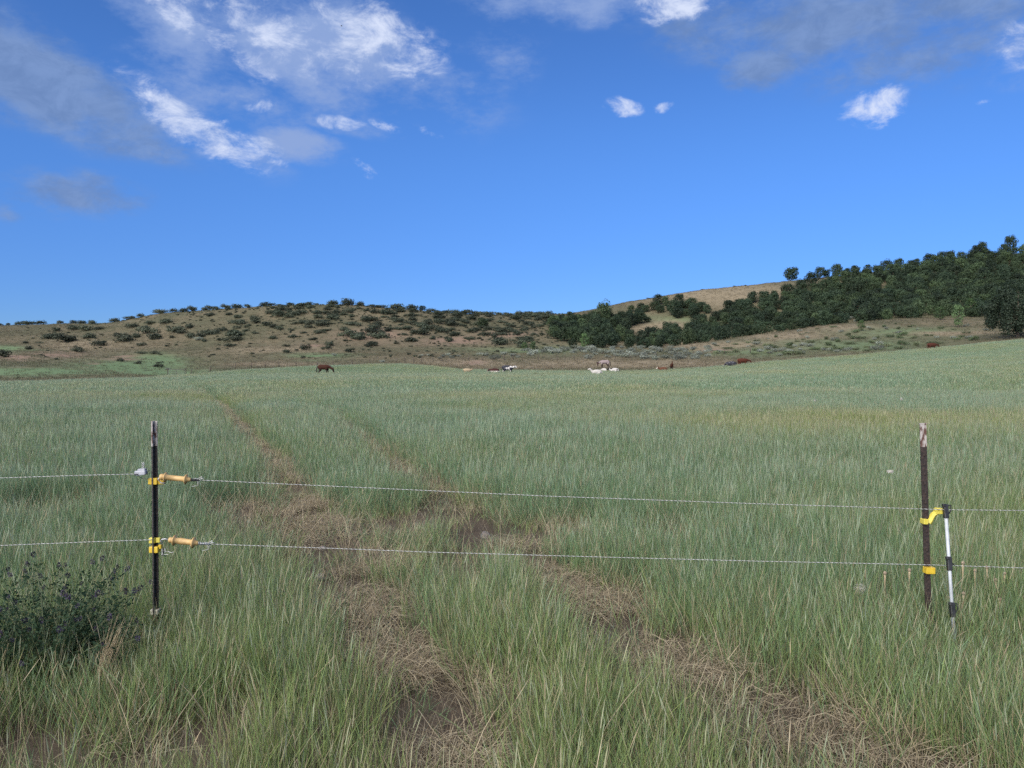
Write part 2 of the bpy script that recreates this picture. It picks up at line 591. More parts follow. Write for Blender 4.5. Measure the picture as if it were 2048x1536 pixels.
WORN = [(flat_hit(*p), r) for p, r in [((590, 1055), 0.52), ((680, 1130), 0.46), ((790, 1060), 0.46), ((1000, 1085), 0.5), ((900, 1040), 0.40),
                                       ((480, 1030), 0.36), ((100, 1035), 0.4), ((900, 1150), 0.22), ((740, 1230), 0.26), ((860, 1420), 0.25), ((1330, 1345), 0.25),
                                       ((1640, 1500), 0.28), ((60, 1535), 0.22), ((330, 1540), 0.2), ((1150, 1070), 0.25), ((1330, 1085), 0.22), ((1220, 1210), 0.25), ((1720, 1530), 0.2)]]


def wear(x, y):
    """0 = thick standing grass, 1 = trodden straw and soil"""
    n = fbm(x * 1.7 + 9, y * 1.7, 3)
    wa = 0.15 + 0.17 * n + 0.0045 * np.clip(y - 8, 0, 30)
    a = np.exp(-(poly_dist(x, y, RUT_A) / wa) ** 2) * np.clip(1.25 - y / 60, 0.5, 1)
    b = np.exp(-(poly_dist(x, y, RUT_B) / wa) ** 2) * np.clip(1.25 - y / 30, 0.0, 1)
    ruts = np.maximum(a, b) * (0.95 + 0.5 * n)
    w = np.zeros(np.shape(x))
    for (cx, cy), r in WORN:
        w = np.maximum(w, 1.0 * np.exp(-(((x - cx) / (r * 1.3)) ** 2 + ((y - cy) / (r * 1.7)) ** 2)))
    return np.clip(np.maximum(w * (0.50 + 1.2 * n), ruts), 0, 1)


def ground_mesh(name, rows, mat):
    S = np.linspace(-1.75, 1.75, 421)
    Y, SS = np.meshgrid(rows, S, indexing='ij')
    X = SS * (np.maximum(Y, 0) * 0.78 + 14)
    Z = ground_z(X, Y)
    V = np.stack([X, Y, Z], -1).reshape(-1, 3)
    nr, nc = X.shape
    idx = np.arange(nr * nc).reshape(nr, nc)
    Q = np.stack([idx[:-1, :-1], idx[:-1, 1:], idx[1:, 1:], idx[1:, :-1]], -1).reshape(-1, 4)
    me = bpy.data.meshes.new(name)
    me.vertices.add(len(V))
    me.vertices.foreach_set('co', V.ravel())
    me.loops.add(Q.size)
    me.loops.foreach_set('vertex_index', Q.ravel())
    me.polygons.add(len(Q))
    me.polygons.foreach_set('loop_start', np.arange(0, Q.size, 4))
    me.update(calc_edges=True)
    me.polygons.foreach_set('use_smooth', np.ones(len(Q), bool))
    zc = ground_zone(V[:, 0], V[:, 1], V[:, 2])
    set_attr(me, 'zone', np.concatenate([zc, np.ones((len(V), 1))], 1), 'FLOAT_COLOR')
    me.materials.append(mat)
    o = link(name, me)
    return tag(o, kind='structure')


# ground cover by place: green sward / dry straw-coloured grass / red bare earth, as photo-located patches on the ground
ZG = [(px_, py_, sx_, sy_, 1.0 if px_ < 700 else 0.62) for px_, py_, sx_, sy_ in [(260, 735, 120, 18), (340, 748, 120, 8), (60, 745, 160, 8), (640, 712, 60, 6), (310, 722, 60, 12), (1330, 640, 60, 10), (1700, 690, 160, 14), (1500, 705, 120, 10), (20, 698, 40, 6), (1080, 700, 140, 8), (1560, 690, 90, 8), (1800, 665, 120, 10)]]
ZT = [(1300, 729, 260, 8), (950, 727, 130, 9), (1150, 726, 120, 8), (1100, 735, 150, 4), (560, 700, 90, 5), (1400, 690, 170, 8), (1460, 590, 150, 22), (1560, 672, 80, 8), (1920, 668, 100, 5), (1300, 655, 60, 14), (560, 728, 120, 5), (170, 690, 80, 10), (1650, 655, 90, 6)]
ZR = [(120, 710, 60, 7), (30, 712, 50, 6), (170, 728, 8, 4), (740, 670, 60, 14), (900, 680, 70, 7), (620, 690, 30, 5), (960, 725, 24, 3), (1440, 702, 40, 4), (230, 715, 40, 4), (1010, 668, 60, 6)]


def ground_zone(x, y, z):
    px, py = proj(x, y, z)
    px = px + (fbm(x * 0.08, y * 0.08, 3) - 0.5) * 60
    py = py + (fbm(x * 0.1 + 7, y * 0.1, 3) - 0.5) * 14
    field = np.clip((edge_depth(x, y) + 3 - y) / 6, 0, 1)

    def acc(Z):
        w = np.zeros(len(x))
        for cx, cy, sx, sy, *k in Z:
            w = np.maximum(w, (k[0] if k else 1.0) * np.exp(-((px - cx) / sx) ** 2 - ((py - cy) / sy) ** 2))
        return np.clip(w * 1.25, 0, 1)
    far = 1 - field
    green = np.maximum(field, acc(ZG) * far)
    return np.stack([green, acc(ZT) * far, acc(ZR) * far * 0.85], 1)


def ground_material(name, near):
    m, t, b = new_mat(name)
    z = N(t, 'ShaderNodeSeparateColor')
    L(t, attr(t, 'zone').outputs['Color'], z.inputs[0])
    f1 = noise_fac(t, 0.05, 6, 0.6)
    f2 = noise_fac(t, 0.9, 5, 0.65)
    c = mix_rgb(t, smooth_range(t, f1, 0.35, 0.68), (0.080, 0.078, 0.048), (0.132, 0.110, 0.072))
    c = mix_rgb(t, smooth_range(t, f2, 0.45, 0.75), c, (0.085, 0.090, 0.055))
    green = mix_rgb(t, f2, (0.085, 0.135, 0.068), (0.125, 0.175, 0.090))
    c = mix_rgb(t, z.outputs[0], c, green)
    tan = mix_rgb(t, f2, (0.155, 0.130, 0.088), (0.215, 0.180, 0.122))
    c = mix_rgb(t, z.outputs[1], c, tan)
    c = mix_rgb(t, z.outputs[2], c, mix_rgb(t, f2, (0.16, 0.112, 0.082), (0.23, 0.165, 0.125)))
    if near:
        g = N(t, 'ShaderNodeNewGeometry')
        s = N(t, 'ShaderNodeSeparateXYZ')
        L(t, g.outputs['Position'], s.inputs[0])
        f3 = noise_fac(t, 14, 6, 0.7)
        soil = mix_rgb(t, f3, (0.035, 0.029, 0.024), (0.105, 0.083, 0.060))
        c = mix_rgb(t, smooth_range(t, s.outputs[1], 38, 14), c, soil)
        f2 = f3
    L(t, c, b.inputs['Base Color'])
    b.inputs['Roughness'].default_value = 0.95
    b.inputs['Specular IOR Level'].default_value = 0.1
    bn = N(t, 'ShaderNodeBump')
    bn.inputs['Strength'].default_value = 0.6
    bn.inputs['Distance'].default_value = 0.03 if near else 0.4
    L(t, f2, bn.inputs['Height'])
    L(t, bn.outputs[0], b.inputs['Normal'])
    return m


rows_near = np.concatenate([np.linspace(-25, 0, 8), np.arange(0.4, 14, 0.22), np.arange(14, 60, 0.8), np.arange(60, 156.1, 1.6)])
y_join = rows_near[-1]
rows_far = np.concatenate([np.arange(y_join, 440, 1.5), np.linspace(445, 2200, 24)])
ground_mesh('pasture', rows_near, ground_material('pasture_ground', True))
ground_mesh('hillside', rows_far, ground_material('hill_ground', False))


# ------------------------------------------------------------------ grass
def clump(name, n, radius, h0, h1, w, lean, bend, segs=3, seed_frac=0.0, seed=0, mats=None, flat=False, droop=0.0):
    r = random.Random(seed)
    V, Fc, H, RN, MI = [], [], [], [], []
    for i in range(n):
        a = r.uniform(0, 2 * math.pi)
        q = radius * math.sqrt(r.random())
        bx, by = q * math.cos(a), q * math.sin(a)
        hh = r.uniform(h0, h1)
        la = r.uniform(0, 2 * math.pi) if r.random() < 0.6 else a
        ln = abs(r.gauss(0, lean)) + 0.02
        bd = r.uniform(0.2, 1.0) * bend
        ww = w * r.uniform(0.6, 1.3)
        rnd = r.random()
        is_seed = r.random() < seed_frac
        if is_seed:
            hh *= 1.18
            bd *= 0.45
        fa = r.uniform(0, math.pi)
        wx, wy = math.cos(fa), math.sin(fa)
        base = len(V)
        if is_seed:
            prof = [(0, .30), (.45, .26), (.74, .22), (.76, .75), (.88, .95), (1.0, .12)]
        else:
            prof = [(k / segs, (1 - (k / segs) ** 2.2) * (0.75 + 0.5 * (k / segs)) if k < segs else 0.06) for k in range(segs + 1)]
        for t, wk in prof:
            off = ln * t * hh + bd * hh * t * t
            if flat:
                z = 0.006 + 0.035 * r.random() + hh * 0.08 * math.sin(t * 3.1)
                ox, oy = math.cos(la) * t * hh, math.sin(la) * t * hh
                ox += math.cos(la + 1.57) * bd * hh * t * t * .4
                oy += math.sin(la + 1.57) * bd * hh * t * t * .4
                wx, wy = -math.sin(la), math.cos(la)
            else:
                z = hh * (t - 0.45 * bd * t * t - droop * t ** 3)
                ox, oy = math.cos(la) * off, math.sin(la) * off
            hw = ww * wk / 2
            V.append((bx + ox - wx * hw, by + oy - wy * hw, z))
            V.append((bx + ox + wx * hw, by + oy + wy * hw, z + (0.3 * hw if flat else 0)))
            H += [t, t]
            RN += [rnd, rnd]
        for k in range(len(prof) - 1):
            b0 = base + 2 * k
            Fc.append((b0, b0 + 1, b0 + 3, b0 + 2))
            MI.append(1 if (is_seed and k >= 2) else 0)
    me = bpy.data.meshes.new(name)
    me.from_pydata(V, [], Fc)
    for m in mats:
        me.materials.append(m)
    me.polygons.foreach_set('material_index', MI)
    me.polygons.foreach_set('use_smooth', [True] * len(Fc))
    set_attr(me, 'h', H)
    set_attr(me, 'rnd', RN)
    return me


def scatter(name, pts, variants, idx, rot, scl, tint, dry, label, cat):
    """one object: points that carry grass tufts"""
    src = bpy.data.collections.new(name + '_tufts')
    for i, me in enumerate(variants):
        src.objects.link(bpy.data.objects.new('%s_tuft_%02d' % (name, i), me))
    me = bpy.data.meshes.new(name)
    n = len(pts)
    me.vertices.add(n)
    me.vertices.foreach_set('co', np.asarray(pts, float).ravel())
    set_attr(me, 'rot', rot, 'FLOAT_VECTOR')
    set_attr(me, 'scl', scl, 'FLOAT_VECTOR')
    set_attr(me, 'tint', tint)
    set_attr(me, 'dry', dry)
    a = me.attributes.new('vidx', 'INT', 'POINT')
    a.data.foreach_set('value', np.asarray(idx, np.int32))
    o = link(name, me)
    t = bpy.data.node_groups.new(name + '_nodes', 'GeometryNodeTree')
    t.interface.new_socket('Geometry', in_out='INPUT', socket_type='NodeSocketGeometry')
    t.interface.new_socket('Geometry', in_out='OUTPUT', socket_type='NodeSocketGeometry')
    gi, go = N(t, 'NodeGroupInput'), N(t, 'NodeGroupOutput')
    ci = N(t, 'GeometryNodeCollectionInfo')
    ci.inputs['Collection'].default_value = src
    ci.inputs['Separate Children'].default_value = True
    ci.inputs['Reset Children'].default_value = True
    ip = N(t, 'GeometryNodeInstanceOnPoints')
    L(t, gi.outputs[0], ip.inputs['Points'])
    L(t, ci.outputs[0], ip.inputs['Instance'])
    ip.inputs['Pick Instance'].default_value = True
    for nm, typ, sock in (('vidx', 'INT', 'Instance Index'), ('rot', 'FLOAT_VECTOR', 'Rotation'), ('scl', 'FLOAT_VECTOR', 'Scale')):
        na = N(t, 'GeometryNodeInputNamedAttribute', data_type=typ)
        na.inputs['Name'].default_value = nm
        L(t, na.outputs['Attribute'], ip.inputs[sock])
    L(t, ip.outputs[0], go.inputs[0])
    md = o.modifiers.new('grass', 'NODES')
    md.node_group = t
    return tag(o, label, cat, kind='stuff')


def wedge(n, y0, y1, um=0.80, extra=0.6):
    y = np.sqrt(rng.random(n) * (y1 * y1 - y0 * y0) + y0 * y0)
    x = (rng.random(n) * 2 - 1) * (um * y + extra)
    return x, y


def put(x, y, zoff=0.0):
    return np.stack([x, y, ground_z(x, y) + zoff], 1)


def rots(n, tilt=0.075):
    return np.stack([rng.normal(0, tilt, n), rng.normal(0, tilt, n), rng.random(n) * 6.283], 1)


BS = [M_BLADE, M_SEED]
tall = [clump('tall_tuft', 22, 0.085, 0.24, 0.50, 0.0033, 0.10, 0.17, 4, 0.22, 100 + i, BS) for i in range(8)]
lush = [clump('lush_tuft', 24, 0.085, 0.18, 0.42, 0.0042, 0.19, 0.32, 4, 0.03, 200 + i, BS) for i in range(5)]
short = [clump('short_tuft', 13, 0.07, 0.08, 0.20, 0.0042, 0.35, 0.35, 3, 0.04, 300 + i, BS) for i in range(5)]
straw = [clump('straw_mat', 26, 0.13, 0.10, 0.34, 0.0034, 0.1, 0.5, 4, 0.0, 400 + i, [M_STRAW, M_STRAW], flat=True) for i in range(6)]
drystand = [clump('dry_tuft', 9, 0.06, 0.18, 0.42, 0.0032, 0.28, 0.35, 4, 0.25, 500 + i, [M_STRAW, M_STRAW]) for i in range(4)]
midt = [clump('mid_tuft', 42, 0.19, 0.24, 0.52, 0.0040, 0.10, 0.15, 3, 0.26, 600 + i, BS) for i in range(8)]
fart = [clump('far_tuft', 36, 0.42, 0.24, 0.46, 0.013, 0.13, 0.2, 2, 0.22, 700 + i, [M_FAR, M_SEED]) for i in range(8)]
hillt = [clump('hill_tuft', 16, 0.45, 0.10, 0.34, 0.045, 0.5, 0.4, 2, 0.0, 800 + i, [M_HILLG, M_HILLG]) for i in range(6)]


def grass_layer(name, n, y0, y1, variants, label, cat, hmul=1.0, mode='stand', short_from=None):
    x, y = wedge(n, y0, y1)
    w = wear(x, y)
    lush_n = fbm(x * 0.45 + 3, y * 0.45 + 8, 3)
    r = rng.random(n)
    if mode == 'stand':
        keep = (r < (1 - 1.4 * w)) & (y < edge_depth(x, y) - 1)
        if y0 < 12:
            keep &= (rng.random(n) < 0.62 + 0.75 * fbm(x * 2.3, y * 2.3, 3))
        hs = (1 - 0.68 * w) * (0.52 + 0.56 * lush_n) * hmul
    else:
        keep = r < np.clip(0.12 + 1.3 * w, 0, 1)
        hs = np.ones(n) * hmul
    keep &= (y > 13) | (np.hypot(*np.minimum.reduce([np.abs(np.stack([x - c[0], (y - c[1] + .3) * .6])) for c in [flat_hit(640, 1160), flat_hit(971, 1076)]])) > 0.16)
    x, y, w, lush_n, hs = x[keep], y[keep], w[keep], lush_n[keep], hs[keep]
    k = len(x)
    sx = rng.uniform(0.8, 1.25, k)
    scl = np.stack([sx, sx, hs * rng.uniform(0.82, 1.2, k)], 1)
    tint = np.clip(0.28 + 0.75 * (fbm(x * 0.16 + 31, y * 0.16 + 2, 4) - 0.45) * 1.9 + rng.normal(0, 0.13, k) + 0.25 * np.clip(1 - y / 7, 0, 1), 0, 1)
    hs_post = 1 - 0.38 * np.exp(-((x - 2.42) / .55) ** 2 - ((y - 3.95) / .55) ** 2) - 0.25 * np.exp(-((x + 1.95) / .4) ** 2 - ((y - 4.0) / .5) ** 2)
    scl[:, 2] *= hs_post
    # yellower sward away to the right, beyond the far post
    cx, cy = flat_hit(1740, 850)
    tint = np.clip(tint + 0.34 * np.exp(-((x - cx) / 3.2) ** 2 - ((y - cy) / 3.5) ** 2), 0, 1)
    dry = np.clip(0.08 + 0.35 * w + 0.20 * np.clip(1 - y / 8, 0, 1) * fbm(x * 1.1, y * 1.1 + 50, 3) + rng.normal(0, 0.05, k), 0, 0.8)
    return scatter(name, put(x, y), variants, rng.integers(0, len(variants), k), rots(k), scl, tint, dry, label, cat)


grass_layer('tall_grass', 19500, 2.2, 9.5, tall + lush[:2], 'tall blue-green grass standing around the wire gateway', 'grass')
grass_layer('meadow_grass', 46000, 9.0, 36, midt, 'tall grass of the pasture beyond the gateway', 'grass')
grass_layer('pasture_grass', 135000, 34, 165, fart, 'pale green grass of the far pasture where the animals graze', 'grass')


STONES = [(640, 1160), (971, 1076), (645, 1096)]


def stone_gap(x, y):
    d = np.full(np.shape(x), 9.0)
    for p in STONES:
        cx, cy = flat_hit(*p)
        d = np.minimum(d, np.hypot(x - cx, (y - cy + .12) * .6))
    return d


def litter():
    n = 6500
    x, y = wedge(n, 2.2, 13)
    # straw lies along both wheel tracks well out into the field
    for rut, m_, ymax in ((RUT_A, 2600, 34), (RUT_B, 1500, 24)):
        P0, P1 = np.array(rut[:-1]), np.array(rut[1:])
        ln = np.hypot(*(P1 - P0).T)
        ln = np.where(P0[:, 1] < ymax, np.minimum(ln, 12), 0) / np.maximum(P0[:, 1], 4) ** .5
        k_ = rng.choice(len(P0), m_, p=ln / ln.sum())
        t_ = rng.random(m_)[:, None]
        q_ = P0[k_] * (1 - t_) + P1[k_] * t_ + rng.normal(0, .17, (m_, 2))
        x, y = np.concatenate([x, q_[:, 0]]), np.concatenate([y, q_[:, 1]])
    n = len(x)
    w = wear(x, y)
    bare = np.clip((fbm(x * 1.9 + 70, y * 1.9 + 20, 3) - 0.46) * 8, 0.06, 1)      # dark soil shows between the straw
    keep = (rng.random(n) < np.clip(0.16 + 1.1 * w, 0, 1) * bare) & (stone_gap(x, y) > 0.13)
    x, y, w = x[keep], y[keep], w[keep]
    k = len(x)
    s = rng.uniform(0.6, 1.15, k)
    scatter('straw_litter', put(x, y, 0.004), straw, rng.integers(0, len(straw), k), rots(k, 0.06), np.stack([s, s, rng.uniform(.6, 1.8, k)], 1),
            np.clip(rng.normal(0.35, 0.3, k), 0, 1), np.clip(rng.normal(0.15, 0.15, k), 0, 0.6), 'flattened dry straw matted in the wheel tracks', 'straw')
    x, y = wedge(15000, 2.2, 14)
    w = wear(x, y)
    keep = (rng.random(len(x)) < np.clip(0.20 + 1.1 * w - 0.85 * w * w, 0, 1)) & (stone_gap(x, y) > 0.16)
    x, y, w = x[keep], y[keep], w[keep]
    k = len(x)
    scatter('short_grass', put(x, y), short + drystand[:2], rng.integers(0, len(short) + 2, k), rots(k, 0.2), np.stack([np.ones(k)] * 2 + [rng.uniform(.6, 1.25, k)], 1),
            np.clip(rng.normal(0.5, 0.25, k), 0, 1), np.clip(rng.normal(0.25, 0.15, k), 0, 0.8), 'short sparse regrowth along the worn wheel tracks', 'grass')
    x, y = wedge(900, 2.2, 14)
    k = len(x)
    keep = rng.random(k) < 0.25 + 0.75 * fbm(x * 0.8, y * 0.8, 3) - 0.3 * wear(x, y)
    x, y = x[keep], y[keep]
    k = len(x)
    scatter('dry_grass', put(x, y), drystand, rng.integers(0, len(drystand), k), rots(k, 0.16), np.stack([np.ones(k)] * 2 + [rng.uniform(.7, 1.25, k)], 1),
            np.clip(rng.normal(0.3, 0.3, k), 0, 1), np.full(k, 0.05), 'dry tan grass stalks standing among the green', 'grass')


litter()


def hill_grass():
    n = 90000
    x, y = wedge(n, 76, 372, 0.78)
    keep = y > edge_depth(x, y) - 1
    x, y = x[keep], y[keep]
    z = ground_z(x, y)
    zz = ground_zone(x, y, z)
    k = len(x)
    s = rng.uniform(0.7, 1.5, k)
    tint = np.clip(0.5 + 1.8 * (fbm(x * 0.05, y * 0.05, 4) - 0.5) + 0.4 * zz[:, 1] - 0.6 * zz[:, 0] + rng.normal(0, .15, k), 0, 1)
    keep = (rng.random(k) > zz[:, 2] * 0.95) & (rng.random(k) > zz[:, 0] * 0.8)
    scatter('hill_grass', np.stack([x, y, z], 1)[keep], hillt, rng.integers(0, len(hillt), k)[keep], rots(k, 0.1)[keep], np.stack([s, s, s], 1)[keep], tint[keep],
            np.clip(0.15 + 0.6 * zz[:, 1] + 0.0 * tint, 0, 0.9)[keep], 'thin dry bunchgrass covering the hills behind the pasture', 'grass')


hill_grass()


# ------------------------------------------------------------------ trees and shrubs
def leaf_cloud(r, lobes, n, size, jitter=0.35, shell=0.65):
    """leaf-sized quads spread through ellipsoid lobes [(cx,cy,cz,rx,ry,rz)]"""
    vol = np.array([(l[3] * l[4] * l[5]) ** 0.67 for l in lobes])
    pick = r.choice(len(lobes), n, p=vol / vol.sum())
    d = r.normal(size=(n, 3))
    d /= np.linalg.norm(d, axis=1)[:, None]
    rad = shell + (1.08 - shell) * r.random(n) ** 0.7
    rad = np.where(r.random(n) < 0.2, r.random(n), rad)
    Lb = np.array(lobes)[pick]
    C = Lb[:, :3] + d * Lb[:, 3:] * rad[:, None]
    nrm = d * 1.5 + r.normal(size=(n, 3)) * 0.6
    nrm[:, 2] += 0.4
    nrm /= np.linalg.norm(nrm, axis=1)[:, None]
    ref = r.normal(size=(n, 3))
    A = np.cross(nrm, ref)
    A /= np.linalg.norm(A, axis=1)[:, None] + 1e-9
    B = np.cross(nrm, A)
    s = size * r.uniform(0.55, 1.35, n)[:, None]
    V = np.stack([C - A * s, C - B * s * 0.6, C + A * s, C + B * s * 0.6], 1).reshape(-1, 3)
    rnd = np.repeat(np.clip(r.random(n) * 0.5 + 0.5 * ((pick * 7) % 5) / 4, 0, 1), 4)  # half the tone goes by lobe, painting lit and dark clumps into the colour
    return V, rnd


def leaf_mesh(name, V, rnd, mat):
    n = len(V) // 4
    me = bpy.data.meshes.new(name)
    me.vertices.add(len(V))
    me.vertices.foreach_set('co', V.ravel())
    me.loops.add(4 * n)
    me.loops.foreach_set('vertex_index', np.arange(4 * n))
    me.polygons.add(n)
    me.polygons.foreach_set('loop_start', np.arange(0, 4 * n, 4))
    me.update(calc_edges=True)
    set_attr(me, 'rnd', rnd)
    me.materials.append(mat)
    return me


def trunk_mesh(name, h, w, crown_h0, r0, seed, mat, limbs=6):
    r = random.Random(seed)
    mb = MB()
    lean = r.uniform(-.06, .06) * h
    top = (lean, r.uniform(-.05, .05) * h, h * 0.82)
    mb.tube([(0, 0, -0.4), (0.02 * h, 0, h * 0.15), (lean * 0.6, 0, h * 0.45), top], [r0 * 1.3, r0, r0 * 0.7, r0 * 0.18], 7)
    for i in range(limbs):
        a = 2 * math.pi * i / limbs + r.uniform(-.4, .4)
        z0 = h * r.uniform(crown_h0 * 0.8, 0.55)
        q = w * r.uniform(0.28, 0.45)
        mb.tube([(lean * z0 / h, 0, z0), (math.cos(a) * q * .5, math.sin(a) * q * .5, z0 + h * .12), (math.cos(a) * q, math.sin(a) * q, z0 + h * r.uniform(.2, .35))], [r0 * .5, r0 * .35, r0 * .1], 5)
    return mb.mesh(name, mat, True)


def oak_crown(seed, w=6.0, h=6.0, n=2000, size=0.23, mat=None, low=0.06):
    """broad domed crown made of separate billows with dark gaps between"""
    r = np.random.default_rng(seed)
    lobes = []
    for i in range(18):
        a = i * 2.4 + r.uniform(-.5, .5)
        t = (i + 0.5) / 18
        q = w * 0.34 * math.sin(math.pi * (0.08 + 0.84 * t)) ** 0.7 * r.uniform(0.75, 1.15)
        z = h * (low + 0.10 + (0.80 - low) * t) + r.uniform(-.25, .25)
        s = r.uniform(0.14, 0.21) * w
        lobes.append((math.cos(a) * q, math.sin(a) * q, z, s * 1.1, s * 1.1, s * 0.85))
    for i in range(4):
        lobes.append((r.uniform(-.2, .2) * w, r.uniform(-.2, .2) * w, h * r.uniform(.72, .88), w * .15, w * .15, h * .11))
    V, rnd = leaf_cloud(r, lobes, n, size, shell=0.72)
    return leaf_mesh('crown', V, rnd, mat or M_TREE)


def shrub_mesh(seed, w, h, n, size, mat, name='shrub', lob=6, stems=5):
    r = np.random.default_rng(seed)
    lobes = []
    for i in range(lob):
        a, q = r.uniform(0, 6.283), math.sqrt(r.random()) * w * 0.33
        s = r.uniform(0.13, 0.24) * w
        lobes.append((math.cos(a) * q, math.sin(a) * q, h * r.uniform(0.25, 0.68), s * 1.25, s * 1.25, min(s, h * 0.40)))
    V, rnd = leaf_cloud(r, lobes, n, size, shell=0.4)
    V[:, 2] = np.abs(V[:, 2])
    me = leaf_mesh(name, V, rnd, mat)
    # woody stems go into the same plant mesh
    mb = MB()
    for i in range(stems):
        l = lobes[i % len(lobes)]
        mb.tube([(l[0] * .1, l[1] * .1, -0.25), (l[0] * .5, l[1] * .5, l[2] * .55), (l[0], l[1], l[2] * 1.15)], [0.05, 0.035, 0.012], 4)
    import bmesh
    bm = bmesh.new()
    bm.from_mesh(me)
    lay = bm.verts.layers.float['rnd']
    vs = [bm.verts.new(v) for v in mb.v]
    for f in mb.f:
        nf = bm.faces.new([vs[i] for i in f])
        nf.material_index = 1
    bm.to_mesh(me)
    bm.free()
    me.materials.append(M_BARK)
    return me


OAKS = [(oak_crown(40 + i, R.uniform(5.8, 7.4), R.uniform(5.0, 6.4)), trunk_mesh('trunk', 5.2, 5, 0.3, 0.16, 60 + i, M_BARK)) for i in range(8)]
BRIGHTS = [(oak_crown(90 + i, 3.6, 5.2, 1200, 0.15, M_TREE_BRIGHT, 0.03), trunk_mesh('trunk', 5.0, 3.4, 0.3, 0.10, 95 + i, M_BARK)) for i in range(3)]
SHRUBS = [shrub_mesh(110 + i, R.uniform(3.0, 4.2), R.uniform(1.2, 1.7), 620, 0.16, M_SHRUB, 'hill_shrub', 9) for i in range(8)]
SAGES = [shrub_mesh(130 + i, R.uniform(1.7, 2.6), R.uniform(0.9, 1.3), 520, 0.085, M_SAGE, 'sagebrush', 6) for i in range(6)]
BRUSHES = [shrub_mesh(150 + i, R.uniform(2.6, 4.0), R.uniform(0.8, 1.2), 480, 0.12, M_BRUSH, 'low_brush', 7) for i in range(5)]


def add_tree(x, y, z, kit, s, sz, label, group=None, name='oak_tree', cat='tree'):
    t = empty(name, (x, y, z), R.uniform(0, 6.283))
    t.scale = (s, s, sz)
    link('trunk', kit[1], t)
    link('crown', kit[0], t)
    return tag(t, label, cat, group)


def add_shrub(x, y, z, me, s, sz, label, group, name, cat='shrub'):
    o = link(name, me, None, (x, y, z - 0.04))
    o.rotation_euler = (0, 0, R.uniform(0, 6.283))
    o.scale = (s * R.uniform(.85, 1.35), s * R.uniform(.8, 1.1), sz)
    o.rotation_euler = (0, 0, R.choice((0, math.pi)) + R.uniform(-.5, .5))
    return tag(o, label, cat, group)


def inside(px, py, poly):
    c = False
    j = len(poly) - 1
    for i in range(len(poly)):
        (xi, yi), (xj, yj) = poly[i], poly[j]
        if (yi > py) != (yj > py) and px < (xj - xi) * (py - yi) / (yj - yi) + xi:
            c = not c
        j = i
    return c


# wooded slope on the right: feet of the trees, traced on the ground
WOODS = [
    ('oak in the clump at the left end of the wooded slope', [(1098, 668), (1118, 648), (1180, 640), (1232, 640), (1262, 655), (1262, 694), (1200, 697), (1150, 690), (1110, 680)], 0.8),
    ('oak in the small stand under the bare knoll', [(1238, 640), (1262, 622), (1320, 608), (1390, 610), (1420, 628), (1380, 640), (1320, 645), (1262, 652)], 0.75),
    ('oak in the lower belt of trees behind the tan bank', [(1245, 700), (1290, 680), (1350, 665), (1400, 645), (1470, 625), (1540, 640), (1600, 645), (1600, 672), (1450, 690), (1330, 700)], 0.8),
    ('oak beside the bare knoll inside the wood', [(1440, 625), (1490, 605), (1560, 592), (1600, 580), (1620, 610), (1600, 650), (1520, 640)], 0.85),
    ('oak on the dense wooded slope at the right', [(1600, 578), (1650, 562), (1800, 545), (1900, 528), (2100, 505), (2100, 600), (1980, 612), (1800, 600), (1600, 650)], 0.95),
    ('oak at the lower edge of the wood', [(1600, 652), (1800, 600), (1980, 612), (2100, 600), (2100, 640), (1960, 640), (1800, 648), (1680, 660), (1600, 668)], 0.85),
]
placed = []


def free(x, y, d):
    for a, b in placed:
        if (a - x) ** 2 + (b - y) ** 2 < d * d:
            return False
    placed.append((x, y))
    return True


